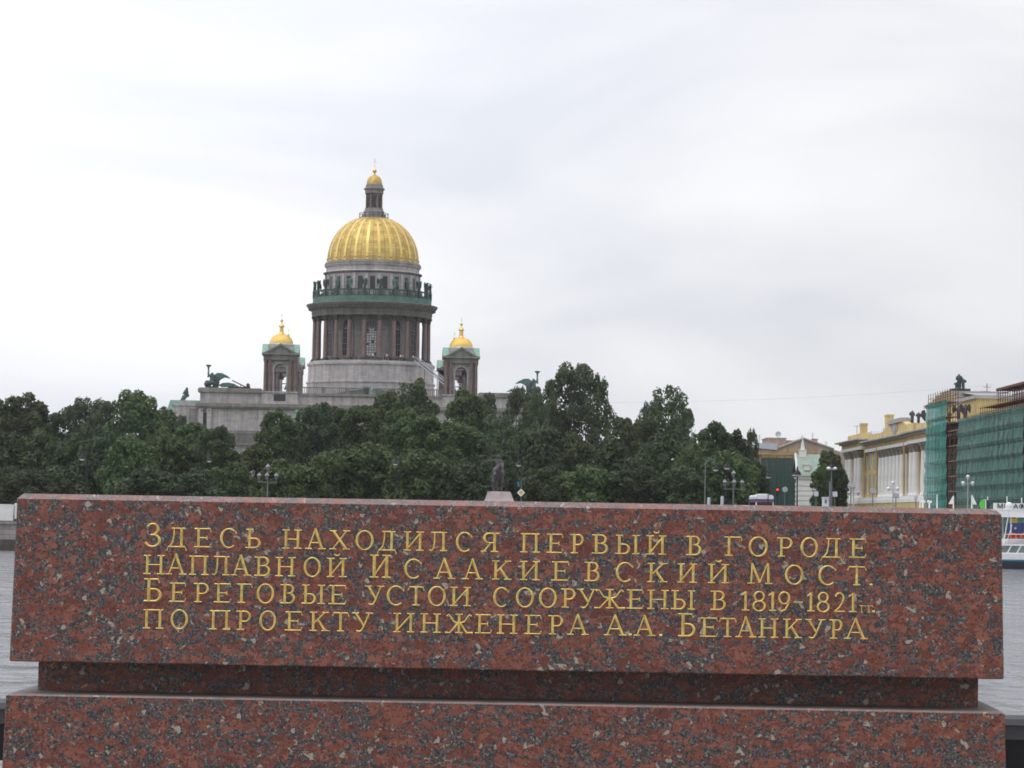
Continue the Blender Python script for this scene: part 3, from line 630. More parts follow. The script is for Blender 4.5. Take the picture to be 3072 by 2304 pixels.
# angels on the balustrade: robe, raised wings, bowed head
def angel_mesh(name, mat, tall=3.3, arm=0.0):
    nodes = {'b': ((0, 0, .1), .42), 'k': ((0, 0, .9), .36), 'w': ((0, 0, 1.75), .26), 'c': ((0, -.03, 2.3), .33), 'n': ((0, -.03, 2.68), .13), 'h': ((0, -.08, 2.95), .2),
             'sl': ((-.4, 0, 2.45), .15), 'el': ((-.62, -.15, 2.0), .12), 'hl': ((-.5, -.45, 1.9+arm), .09), 'sr': ((.4, 0, 2.45), .15), 'er': ((.65, -.1, 2.1+arm), .12), 'hr': ((.55, -.4, 2.3+arm), .09)}
    ed = [('b', 'k'), ('k', 'w'), ('w', 'c'), ('c', 'n'), ('n', 'h'), ('c', 'sl'), ('sl', 'el'), ('el', 'hl'), ('c', 'sr'), ('sr', 'er'), ('er', 'hr')]
    me = skin(name, nodes, ed, mat, lvl=1, scale=tall/3.15, keep=False)
    bm = bmesh.new(); bm.from_mesh(me)
    q = MB(); s = tall/3.15
    for sg in (-1, 1):
        pl = [(sg*.12, 2.1), (sg*.45, 2.9), (sg*.8, 2.95), (sg*.98, 2.3), (sg*.9, 1.2), (sg*.6, .5), (sg*.5, 1.2), (sg*.25, 1.5)]
        w = MB().prism([(x*s, z*s) for x, z in pl], .22*s, .36*s); q.join(w)
    vs = [bm.verts.new(p) for p in q.v]
    for f in q.f: bm.faces.new([vs[i] for i in f])
    bmesh.ops.recalc_face_normals(bm, faces=bm.faces); bm.to_mesh(me); bm.free()
    return me
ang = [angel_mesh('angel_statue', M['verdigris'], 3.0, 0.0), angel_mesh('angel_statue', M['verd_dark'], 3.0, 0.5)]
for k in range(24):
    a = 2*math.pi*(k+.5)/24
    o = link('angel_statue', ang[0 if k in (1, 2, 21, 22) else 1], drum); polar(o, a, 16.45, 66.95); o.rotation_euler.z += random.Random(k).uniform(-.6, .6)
# main dome with ribs
DP = [(12.85, 75.3), (12.86, 76.3), (12.8, 77.2), (12.65, 78.2), (12.35, 79.5), (11.95, 80.7), (11.4, 81.9), (10.7, 83.1), (9.9, 84.2), (8.95, 85.2), (7.8, 86.2), (6.5, 87.05), (5.2, 87.65), (3.9, 88.05), (2.5, 88.2)]
dome = ring('dome', DP, M['gold'], cath, 144)
rib = MB(); n = len(DP)
for i in range(n-2):
    (r0, z0), (r1, z1) = DP[i], DP[i+1]; w0, w1 = .10+r0*0.022, .10+r1*0.022; d = 0.12
    rib.add([(-w0, -r0+.1, z0), (w0, -r0+.1, z0), (w1, -r1+.1, z1), (-w1, -r1+.1, z1), (-w0, -r0-d, z0), (w0, -r0-d, z0), (w1, -r1-d*.9, z1+.05), (-w1, -r1-d*.9, z1+.05)],
            [(0, 1, 5, 4), (4, 5, 6, 7), (1, 2, 6, 5), (3, 0, 4, 7), (2, 3, 7, 6), (0, 3, 2, 1)])
rib_me = rib.mesh('rib', M['goldrib'])
foot_me = MB().ball((0, -12.98, 76.0), 0.2, 8, 6).mesh('rib_stud', M['capital'])
for k in range(24):
    for me_, nm in ((rib_me, 'rib'), (foot_me, 'rib_stud')):
        o = link(nm, me_, dome); o.rotation_euler.z = 2*math.pi*(k+.5)/24
# lantern
lan = ring('lantern', [(4.0, 87.6), (4.0, 88.3), (3.3, 88.4), (3.3, 89.2), (3.0, 89.3), (2.9, 90.1), (2.6, 90.3), (2.6, 90.8), (1.9, 90.85), (1.9, 94.9), (2.6, 95.1), (2.6, 96.0), (2.95, 96.25), (2.95, 96.55), (2.5, 96.8), (2.4, 97.6), (2.15, 97.65)], M['stone_dark'], cath, 40)
q = MB()
lc = MB().lathe([(0.27, 90.8), (0.25, 92.6), (0.22, 94.5), (0.34, 95.05)], 10).mesh('column', M['column_red'], True)
for k in range(8): polar(link('column', lc, lan), 2*math.pi*(k+.5)/8, 2.3, 0)
lw = MB().prism(arch_poly(.95, 3.4), 0, .08).mesh('window', M['glass_dark'])
for k in range(8): o = link('window', lw, lan); polar(o, 2*math.pi*k/8, 1.95, 91.1)
q = MB(); q.lathe([(4.05, 89.4), (4.15, 89.4), (4.15, 89.5), (4.05, 89.5)], 40, cap=False)
for k in range(20): q.join(MB().box(-.06, .06, -4.15, -4.05, 88.2, 89.45), Matrix.Rotation(2*math.pi*k/20, 4, 'Z'))
q.build('gallery_rail', M['iron'], lan)
ring('small_dome', [(2.2, 97.65), (2.2, 98.2), (2.05, 98.9), (1.7, 99.6), (1.15, 100.15), (.5, 100.4), (.28, 100.55), (.22, 101.0)], M['gold'], lan, 32)
ring('finial', [(.2, 101.0), (.5, 101.25), (.62, 101.6), (.5, 102.0), (.15, 102.25), (.07, 102.4), (.06, 102.9)], M['goldrib'], lan, 16)
q = MB(); q.box(-.05, .05, -.05, .05, 102.6, 105.2); q.box(-.55, .55, -.045, .045, 104.1, 104.22); q.box(-.3, .3, -.04, .04, 104.7, 104.8); q.build('cross', M['goldrib'], lan)
# ---- body
YF = -33.8
def zf(v, u=700): return P(u, v, 750+YF).z
ZT, ZA, ZC0, ZC1 = zf(1166), zf(1178), zf(1211), zf(1225)      # attic top, attic cornice, main cornice
body = MB()
body.box(-45.6, 45.6, YF, -YF, 3, ZC1-.05); q = body
body.box(-45.6, -14.5, YF+.6, -YF-.6, ZC1, ZT-1.1); body.box(14.5, 45.6, YF+.6, -YF-.6, ZC1, ZT-1.1); body.box(-14.5, 14.5, YF+.9, -YF-.9, ZC1, ZT-1.6)
body.box(-29.8, 29.8, YF-.9, YF, 3, ZC1-.05)
bo = body.build('body', M['stone'], cath)
q = MB()
for x0, x1, y in ((-46.6, -29.8, YF-1.0), (-30.6, 30.6, YF-1.9), (29.8, 46.6, YF-1.0)):
    q.box(x0, x1, y, YF+2, ZC1-.05+.4, ZC0); q.box(x0+.4, x1-.4, y+.5, YF+2.2, ZC1-.3, ZC1+.36)
    for k in range(int((x1-x0-1)/.8)): q.box(x0+.5+k*.8, x0+.9+k*.8, y+.1, y+.6, ZC1-.05, ZC1+.38)
for x0, x1 in ((-46.2, -29.0), (29.0, 46.2)): q.box(x0, x1, YF-.1, -YF+.1, ZA, ZT-.15); q.box(x0+.3, x1-.3, YF+.2, -YF-.2, ZT-.15, ZT+.12)
q.box(-19, 19, YF+.2, -YF-.2, ZA-.45, ZA+.15); 
q.build('cornice', M['cornice'], bo)
# lower entablature seen through the gap of the trees
q = MB(); za, zb_ = zf(1300), zf(1312); q.box(-46.2, 46.2, YF-1.5, YF, za-.2, za+.7); q.box(-46.0, 46.0, YF-1.2, YF, zb_-.9, za-.25)
for k in range(115): q.box(-46+.8*k, -46+.8*k+.42, YF-1.45, YF-1.1, zb_-.3, za-.3)
q.box(-45.9, 45.9, YF-1.0, YF, zf(1336), zf(1318)); q.build('string_course', M['stone_dark'], bo)
q = MB()
pq = MB().box(-.6, .6, YF-1.25, YF-.02, 6, ZC1-.35).mesh('pilaster', M['stone'])
for x in (-45.2, -43.0, -29.2, 29.2, 43.0, 45.2): link('pilaster', pq, bo, (x, 0, 0))
wq = MB().box(-1.5, 1.5, -.06, .1, 0, 9.5).mesh('window', M['glass_dark'])
for x in (-47.9+3.6+.35, 47.9-3.6-.35, -36, 36):
    o = link('window', wq, bo); o.location = (x, YF-.02, zf(1346) if abs(x) > 40 else 8)
q = MB()
for sx in (-1, 1):
    for dx in (-.95, .95): MB().lathe([(.55, zf(1346)), (.5, zf(1240)), (.7, zf(1232))], 10, sx*(44.0)+dx, YF-.7).build('column', M['column_red'], bo, True)
# balustraded parapet between the front towers
q = MB(); zp = zf(1157); q.box(-19.5, 19.5, YF+.9, YF+1.3, zp-.25, zp); q.box(-19.5, 19.5, YF+.8, YF+1.4, ZT-1.75, ZT-1.35)
for k in range(78): q.box(-19.4+k*.5, -19.2+k*.5, YF+1.0, YF+1.2, ZT-1.4, zp-.2)
for x in (-19, -12.6, -6.4, 0, 6.4, 12.6, 19): q.box(x-.5, x+.5, YF+.75, YF+1.45, ZT-1.4, zp+.05)
q.build('parapet', M['stone_dark'], bo)
q = MB(); q.prism([(-15, ZT-1.65), (15, ZT-1.65), (0, ZT+1.0)], -31, 31); q.build('roof', M['verdigris'], bo)
# side portico at the left end, low gable roof in green copper
q = MB(); zg = zf(1222, 560); q.box(-54.5, -45.62, -14, 14, 3, zg-1.2); sp = q.build('side_portico', M['stone'], cath)
q = MB(); q.prism([(-15.5, zg-1.15), (15.5, zg-1.15), (0, zg+3.2)], -56, -46.7, 'x'); q.build('portico_roof', M['verdigris'], sp)
q = MB()
for k in range(8): MB().lathe([(.9, 5), (.8, zg-2.2), (1.05, zg-1.25)], 12, -55.6+.2, -12.2+k*3.5).build('column', M['column_red'], sp, True)
q = MB(); q.box(-52.6, -45.65, YF+.4, YF+8, 3, zf(1218, 560)); q.box(-53.2, -45.65, YF+.2, YF+8.2, zf(1218, 560), zf(1212, 560)); q.build('corner_pavilion', M['stone'], cath)
q = MB(); q.box(-48.4, -46.2, YF+.3, YF+.5, zf(1345, 560), zf(1226, 560)); q.ball((-49.6, YF+.35, zf(1252, 560)), .55, 10, 6); q.build('pavilion_openings', M['stone_dark'], cath)
# bell towers
zt = lambda v: P(847, v, 750-30).z
def tower():
    b0, b1, e0, e1, g0 = zt(1212), zt(1177), zt(1083), zt(1068), zt(1041)
    q = MB()
    q.box(-5.05, 5.05, -4.6, 4.6, b0-8, b0+.1); q.box(-4.8, 4.8, -4.4, 4.4, b0+.1, b1-.35); q.box(-5.0, 5.0, -4.7, 4.7, b1-.35, b1)
    for sx in (-1, 1):
        for sy in (-1, 1): q.box(sx*1.75 if sx > 0 else -3.2, 3.2 if sx > 0 else -1.75, sy*1.75 if sy > 0 else -3.2, 3.2 if sy > 0 else -1.75, b1, e0)
    for rot in range(4):
        w = MB(); r = 1.62; h = zt(1094)-b1; n = 12
        pts = [(-r*math.cos(math.pi*j/n), b1+h-r+r*math.sin(math.pi*j/n)) for j in range(n+1)]
        for j in range(n): w.prism([pts[j], pts[j+1], (pts[j+1][0], e0), (pts[j][0], e0)], -3.25, -2.6)
        arch_ring(w2 := MB(), 3.24, h, .38, -3.5, -3.2); w.join(w2.xf(Matrix.Translation((0, 0, b1))))
        q.join(w, Matrix.Rotation(rot*math.pi/2, 4, 'Z'))
    tw = q.build('bell_tower', M['stone'], cath)
    q = MB()
    for rot in range(4):
        w = MB()
        w.box(-4.55, 4.55, -4.55, -2.2, e0, e1); w.box(-4.9, 4.9, -5.0, -2.2, e1, e1+.42)
        w.prism([(-3.4, e1+.42), (3.4, e1+.42), (0, g0)], -4.7, -2.5)
        for sg in (-1, 1): w.prism([(0, g0), (sg*3.6, e1+.42), (sg*4.3, e1+.42), (0, g0+.5)], -5.0, -4.6)
        q.join(w, Matrix.Rotation(rot*math.pi/2, 4, 'Z'))
    q.build('entablature', M['cornice'], tw)
    q = MB()
    for rot in range(4):
        w = MB()
        for sg in (-1, 1): w.prism([(0, g0+.52), (sg*4.35, e1+.45), (sg*4.35, e1+.62), (0, g0+.68)], -4.95, -3.42)
        q.join(w, Matrix.Rotation(rot*math.pi/2, 4, 'Z'))
    q.build('gable_roof', M['verdigris_pale'], tw)
    tcol = MB().lathe([(.45, b1), (.43, b1+4), (.38, e0-.9), (.6, e0-.02)], 12).mesh('column', M['column_red'], True)
    for sx in (-1, 1):
        for sy in (-1, 1):
            for dx, dy in ((4.0, 4.0), (2.75, 4.0), (4.0, 2.75)): link('column', tcol, tw, (sx*dx, sy*dy, 0))
    q = MB(); q.box(-1.6, 1.6, -4.46, -4.2, zt(1206), zt(1185)); q.build('louvre', M['glass_dark'], tw)
    zb0 = zt(1033); q = MB(); q.box(-3.4, 3.4, -3.4, 3.4, e1+.4, zb0-.9); q.lathe([(3.35, zb0-1.0), (3.6, zb0-.6), (3.6, zb0-.25), (3.25, zb0+.1)], 32); q.build('dome_drum', M['stone'], tw, True)
    k = (zt(1003)-zb0); q = MB(); q.lathe([(3.15, zb0+.1), (3.1, zb0+k*.25), (2.8, zb0+k*.5), (2.25, zb0+k*.75), (1.45, zb0+k*.93), (.7, zb0+k)], 32)
    q.build('dome', M['gold2'], tw, True)
    z1 = zb0+k; q = MB(); q.lathe([(.8, z1-.1), (.72, z1+.25), (.55, z1+.4), (.5, z1+1.8), (.75, z1+1.95), (.78, z1+2.1), (.6, z1+2.4), (.3, z1+2.75), (.12, z1+2.9), (.1, z1+3.2), (.3, z1+3.4), (.36, z1+3.65), (.25, z1+3.95), (.05, z1+4.1), (.04, z1+4.3)], 16)
    q.build('spire', M['goldrib'], tw, True)
    q = MB(); q.box(-.04, .04, -.04, .04, z1+4.0, z1+5.6); q.box(-.32, .32, -.035, .035, z1+5.0, z1+5.1); q.build('cross', M['goldrib'], tw)
    q = MB(); q.lathe([(1.0, b1+3.4), (.9, b1+3.6), (.6, b1+4.6), (.3, b1+5.0), (.1, b1+5.1)], 16); q.box(-2.6, 2.6, -.12, .12, b1+5.05, b1+5.3); q.build('bell', M['bronze'], tw, True)
    q = MB()
    for x in (-2.2, 2.2): q.rod((x, -3.9, b1), (x, -3.9, b1+1.0), .05)
    q.box(-1.6, 1.6, -3.9, -3.8, b1+.9, b1+1.0); q.build('rail', M['iron'], tw)
    return tw
tw0 = tower(); tw0.location = (-24.3, -30, 0)
for x, y in ((24.3, -30), (-24.3, 30), (24.3, 30)):
    c = copy_tree(tw0, cath); c.location = (x, y, 0)
# kneeling angels with torches on the attic ends
def torch_group(name, sg):
    nodes = {'p': ((0, 0, .9), .75), 'w': ((0, -.1, 1.9), .55), 'c': ((0, -.15, 2.8), .6), 'n': ((0, -.2, 3.4), .22), 'h': ((0, -.25, 3.8), .33),
             'k1': ((-.9, -.6, .7), .5), 'f1': ((-.5, .9, .3), .3), 'k2': ((.8, -.8, .8), .5), 'f2': ((.8, -.8, .05), .28),
             'a1': ((-sg*.7, -.2, 3.0), .28), 'b1': ((-sg*1.25, -.3, 2.5), .22), 'd1': ((-sg*.95, -.4, 2.95), .18), 'a2': ((sg*.7, -.2, 2.9), .28), 'b2': ((sg*1.1, -.4, 2.1), .22), 'd2': ((sg*.6, -.9, 1.8), .18)}
    ed = [('p', 'w'), ('w', 'c'), ('c', 'n'), ('n', 'h'), ('p', 'k1'), ('k1', 'f1'), ('p', 'k2'), ('k2', 'f2'), ('c', 'a1'), ('a1', 'b1'), ('b1', 'd1'), ('c', 'a2'), ('a2', 'b2'), ('b2', 'd2')]
    g = skin(name, nodes, ed, M['verd_dark'], cath, 1)
    q = MB()
    for pl, y0, y1 in (([(.3, 1.5), (.4, 3.1), (1.3, 3.75), (2.6, 3.7), (4.2, 2.9), (5.0, 2.2), (4.1, 2.35), (3.4, 2.5), (2.4, 2.0), (1.4, 1.0)], .3, .65), ([(1.6, .4), (2.8, 1.1), (4.4, 1.2), (5.8, .9), (7.4, .1), (6.0, .15), (4.4, -.1), (2.6, -.1)], .75, 1.2)):
        q.prism([(sg*x, z) for x, z in pl], y0, y1)
    q.build('wings', M['verdigris'], g)
    q = MB(); q.lathe([(.22, 2.4), (.24, 3.4), (.3, 3.6), (.2, 3.8), (.24, 5.0), (.32, 5.2), (.75, 5.6), (.8, 5.75), (.4, 5.85)], 12, -sg*1.0, -.4)
    q.build('torch', M['verdigris'], g, True)
    q = MB(); q.box(-1.7, 1.7, -1.5, 1.3, -.5, .05); q.lathe([(.7, 0), (.9, .8), (.6, 1.4), (.2, 1.7)], 10, -sg*1.3, .3); q.lathe([(.8, 0), (1.0, 1.2), (.8, 2.1), (.5, 2.6), (.2, 2.7)], 10, sg*1.0, .2); q.build('plinth', M['verd_dark'], g, True)
    return g
g = torch_group('torch_angel', 1); g.location = (-42.6, YF+2.5, ZT+.5)
g = torch_group('torch_angel', -1); g.location = (44.0, YF+2.5, ZT+.5)
# other roof statues
q = MB(); zpv = zf(1212, 560); q.box(-50.8, -48.2, YF+1.5, YF+4, zpv, zpv+.75); q.build('statue_plinth', M['stone'], cath)
nodes = {'p': ((0, 0, .5), (.95, .9)), 'w': ((.15, 0, 1.6), .72), 'c': ((.25, -.1, 2.7), .66), 'n': ((.2, -.15, 3.35), .28), 'h': ((.2, -.2, 3.85), .36), 'k': ((-.55, -.6, 1.0), .5), 'f': ((-.6, -.7, .15), .4), 'a': ((-.45, -.3, 2.5), .3), 'b': ((-.75, -.6, 1.9), .24)}
st = skin('seated_statue', nodes, [('p', 'w'), ('w', 'c'), ('c', 'n'), ('n', 'h'), ('p', 'k'), ('k', 'f'), ('c', 'a'), ('a', 'b')], M['verd_dark'], cath, 1); st.location = (-49.5, YF+2.7, zpv+.7)
st2 = skin('seated_statue', nodes, [('p', 'w'), ('w', 'c'), ('c', 'n'), ('n', 'h'), ('p', 'k'), ('k', 'f'), ('c', 'a'), ('a', 'b')], M['verdigris_pale'], cath, 1); st2.location = (CL(890, 1250, YF).x, YF-1.2, zf(1253)); st2.scale = (.8, .8, .8)
for dx, mt in ((-.7, 'verd_dark'), (.6, 'verdigris_pale')):
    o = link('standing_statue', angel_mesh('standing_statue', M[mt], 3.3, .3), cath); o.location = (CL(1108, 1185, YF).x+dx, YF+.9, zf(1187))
# hoist left on the left roof
h = thing('roof_hoist', (CX, 750, 0), 'dark roof hoist with a long slanted boom on the left attic roof of the cathedral', 'hoist', rz=CROT)
A = lambda u, v: CL(u, v, YF+3)
q = MB(); q.rod(A(696, 1141), A(739, 1162), .16); q.rod(A(722, 1153), A(722, 1170), .08); q.rod(A(735, 1160), A(731, 1170), .08); q.build('boom', M['bronze'], h)
q = MB(); c = A(744, 1160); q.box(c.x-.45, c.x+.5, c.y-.4, c.y+.4, c.z-.9, c.z+.65); q.box(c.x-.3, c.x+.2, c.y-.3, c.y+.3, c.z+.65, c.z+.9); q.build('motor_box', M['rust'], h)
q = MB(); a, b = A(684, 1168), A(751, 1168); q.box(a.x, b.x, a.y-.8, a.y+.8, ZT+.14, ZT+.55); q.build('platform', M['iron'], h)
# steel stair from the colonnade down to the right tower
h = thing('roof_staircase', (CX, 750, 0), 'pale steel staircase slanting from the drum gallery down to the right bell tower', 'staircase', rz=CROT)
a = Vector(A(1245, 1087)); b = Vector(A(1324, 1146)); a = Vector((9.2*1.35, -15.5, 47.2)); b = Vector((21.6, -27.5, zf(1150)))
q = MB()
side = Vector((.5, .55, 0))
for s_ in (-1, 1):
    for dz in (0.0, 1.05): q.rod(a+side*s_+Vector((0, 0, dz)), b+side*s_+Vector((0, 0, dz)), .085 if dz else .14)
    for i in range(9):
        p = a+(b-a)*(i/8)+side*s_; q.rod(p, p+Vector((0, 0, 1.05)), .04)
q.build('handrails', M['steel_lt'], h)
q = MB()
for i in range(26): p = a+(b-a)*(i/25); q.box(p.x-.6, p.x+.6, p.y-.5, p.y+.5, p.z-.05, p.z+.02)
q.build('treads', M['steel'], h)
q = MB()
for i in (2, 5): p = a+(b-a)*(i/8); q.rod(p, (p.x, p.y, 36.5), .1)
q.build('supports', M['steel'], h)
# visitors on the gallery
def person_mesh(mat_top, mat_leg, pose=0):
    nodes = {'hip': ((0, 0, .95), .15), 'ch': ((0, 0, 1.32), .17), 'nk': ((0, 0, 1.52), .06), 'hd': ((0, -.02, 1.66), .105), 'lk': ((-.1, -.02, .5), .075), 'lf': ((-.11, 0, .08), .05), 'lt': ((-.11, -.14, .04), .04), 'rk': ((.1, -.03, .5), .075), 'rf': ((.11, .02, .08), .05), 'rt': ((.11, -.12, .04), .04),
             'ls': ((-.2, 0, 1.42), .065), 'le': ((-.27, .03, 1.15), .05), 'lh': ((-.25, -.12+.1*pose, .95), .04), 'rs': ((.2, 0, 1.42), .065), 're': ((.27, -.02, 1.15), .05), 'rh': ((.18, -.25, 1.1+.2*pose), .04)}
    ed = [('hip', 'ch'), ('ch', 'nk'), ('nk', 'hd'), ('hip', 'lk'), ('lk', 'lf'), ('lf', 'lt'), ('hip', 'rk'), ('rk', 'rf'), ('rf', 'rt'), ('ch', 'ls'), ('ls', 'le'), ('le', 'lh'), ('ch', 'rs'), ('rs', 're'), ('re', 'rh')]
    me = skin('person', nodes, ed, M['skin_t'], lvl=1, keep=False)
    me.materials.append(mat_top); me.materials.append(mat_leg)
    for p in me.polygons:
        z = p.center.z
        p.material_index = 0 if z > 1.53 or (abs(p.center.x) > .2 and z < 1.2 and z > .85) else (1 if z > .93 else 2)
    return me
PM = {}
for (ang_, rr, ct, lb) in ((-17, 17.0, 'cloth_dark', 'person in dark clothes at the gallery edge left of the tall pale window'), (-13.5, 17.0, 'cloth_red', 'person in a red top at the gallery edge left of the tall pale window'), (-1.8, 17.1, 'cloth_pink', 'person in a pink top in front of the tall pale window'), (1.6, 17.1, 'cloth_white', 'person in a white shirt in front of the tall pale window'),
                       (12.5, 17.0, 'cloth_red', 'person in a red top just right of the column beside the tall pale window'), (14.6, 17.0, 'cloth_white', 'person in a white shirt at the gallery edge right of the tall pale window'), (17.5, 17.0, 'cloth_blue', 'person in blue at the gallery edge right of the tall pale window'),
                       (28.5, 17.0, 'cloth_white', 'person in a white shirt at the gallery edge near the steel staircase'), (31, 17.0, 'cloth_pink', 'person in a pink top at the gallery edge near the steel staircase'), (43, 17.0, 'cloth_white', 'person in a white shirt at the top of the steel staircase')):
    if ct not in PM: PM[ct] = person_mesh(M[ct], M['cloth_dark'], len(PM) % 2)
    o = link('person', PM[ct]); a = R(ang_); o.location = CM @ Vector((rr*math.sin(a), -rr*math.cos(a), 47.12)); o.rotation_euler.z = a+CROT+.3; o.scale = (1.08,)*3
    tag(o, lb, 'person', 'visitors on the drum gallery')
# ================================================================== trees
def leaves(pts, nrm, size, rng):
    n = len(pts); nrm = nrm/np.linalg.norm(nrm, axis=1, keepdims=True)
    t = rng.normal(size=(n, 3)); t -= nrm*np.sum(t*nrm, axis=1, keepdims=True); t /= np.linalg.norm(t, axis=1, keepdims=True)
    b = np.cross(nrm, t); s = (size*rng.uniform(.65, 1.25, n))[:, None]
    q = np.stack([pts-t*s*.62, pts-b*s*.36+t*s*.05, pts+t*s*.62, pts+b*s*.36+t*s*.05], 1).reshape(-1, 3)
    return q
def crown_mesh(name, kind, seed):
    # full size: radius about 5 m, from z = 1.6 up to z = 20
    rng = np.random.default_rng(seed); C = []; N = []; H = 20.0
    if kind.endswith('_low'): kind = kind[:-4]; H = 11.0
    prof = {'linden': [(0, .66), (.12, .9), (.4, 1.0), (.66, 1.0), (.82, .88), (.93, .68), (1, .42)], 'poplar': [(0, .4), (.2, .65), (.45, .95), (.72, 1.0), (.88, .8), (1, .4)], 'dark': [(0, .75), (.2, .95), (.5, 1.0), (.75, .95), (.9, .72), (1, .45)]}[kind]
    px, py = zip(*prof)
    nl = int({'linden': 64, 'poplar': 84, 'dark': 58}[kind]*(1 if H > 15 else .62))
    for i in range(nl):
        t = rng.uniform(.02, 1.0)**.9; rad = 5.0*np.interp(t, px, py); th = rng.uniform(0, 2*np.pi)
        lr = rng.uniform(1.0, 1.9)*(1-.38*t) if kind != 'poplar' else rng.uniform(.75, 1.35)*(1-.25*t)
        rr = max(0, rad-lr*.75)*(rng.uniform(.55, 1.08) if rng.random() < .85 else rng.uniform(0, .5))
        c = np.array([rr*np.cos(th), rr*np.sin(th), 2.2+(H-2.2-lr)*t])
        m = int((210 if kind != 'poplar' else 190)*lr*lr*(1.0 if kind != 'poplar' else .9))
        d = rng.normal(size=(m, 3)); d[:, 2] += .25; d /= np.linalg.norm(d, axis=1, keepdims=True)
        # each lobe is broken into sprays with gaps between
        f = np.sin(d[:, 0]*5+i)*np.sin(d[:, 1]*6+i*2)*np.sin(d[:, 2]*5+i*3)
        r = lr*(0.66+.42*rng.random(m)**.6+.30*np.clip(f, -.5, .6))
        sq = np.array([1.1, 1.1, .98 if kind != 'poplar' else 1.2])
        p = c+d*r[:, None]*sq
        C.append(p); N.append(d+rng.normal(scale=.55, size=(m, 3))+np.array([0, 0, .35]))
    m = 1500 if kind != 'poplar' else 500      # loose leaves in the middle
    t = rng.random(m); a = rng.uniform(0, 2*np.pi, m); rr = 5*np.interp(t, px, py)*np.sqrt(rng.random(m))*.8
    C.append(np.stack([rr*np.cos(a), rr*np.sin(a), 2+(H-3)*t], 1)); N.append(rng.normal(size=(m, 3)))
    pts = np.concatenate(C); nr = np.concatenate(N); k = pts[:, 2] > 1.0; pts, nr = pts[k], nr[k]
    q = leaves(pts, nr, .50 if kind != 'poplar' else .44, rng); nq = len(q)//4
    me = bpy.data.meshes.new(name); me.vertices.add(len(q)); me.vertices.foreach_set('co', q.ravel())
    me.loops.add(len(q)); me.loops.foreach_set('vertex_index', np.arange(len(q), dtype=np.int32))
    me.polygons.add(nq); me.polygons.foreach_set('loop_start', np.arange(0, len(q), 4, dtype=np.int32)); me.polygons.foreach_set('loop_total', np.full(nq, 4, dtype=np.int32))
    me.materials.append(M[{'linden': 'leaf_a', 'poplar': 'leaf_b', 'dark': 'leaf_c'}[kind]]); me.update(calc_edges=True); me.validate()
    return me
def trunk_mesh(seed):
    rn = random.Random(seed); q = MB()
    pts = [Vector((0, 0, 0))]
    for i in range(1, 7): pts.append(Vector((rn.uniform(-.25, .25), rn.uniform(-.25, .25), i*2.7)))
    rs = [.42, .34, .28, .22, .16, .1, .04]
    for i in range(6): q.rod(pts[i], pts[i+1], rs[i], rs[i+1], 8)
    for k in range(11):
        i = 1+k % 5; a = rn.uniform(0, 6.28); l = rn.uniform(2.2, 4.2)*(1-.1*i); p = pts[i]+(pts[i+1]-pts[i])*rn.random()
        mid = p+Vector((math.cos(a)*l*.5, math.sin(a)*l*.5, l*.35)); e = p+Vector((math.cos(a+.3)*l, math.sin(a+.3)*l, l*1.0))
        q.rod(p, mid, rs[i]*.5, rs[i]*.32, 6); q.rod(mid, e, rs[i]*.32, .02, 6)
    return q.mesh('trunk', M['bark'], True)
CR = {k: [crown_mesh('crown', k, 50+s*7+i) for i in range(4)] for s, k in enumerate(('linden_low', 'dark_low'))}
CR.update({k: [crown_mesh('crown', k, s*7+i) for i in range(n)] for s, (k, n) in enumerate((('linden', 6), ('poplar', 4), ('dark', 4)))})
TK = [trunk_mesh(i) for i in range(4)]
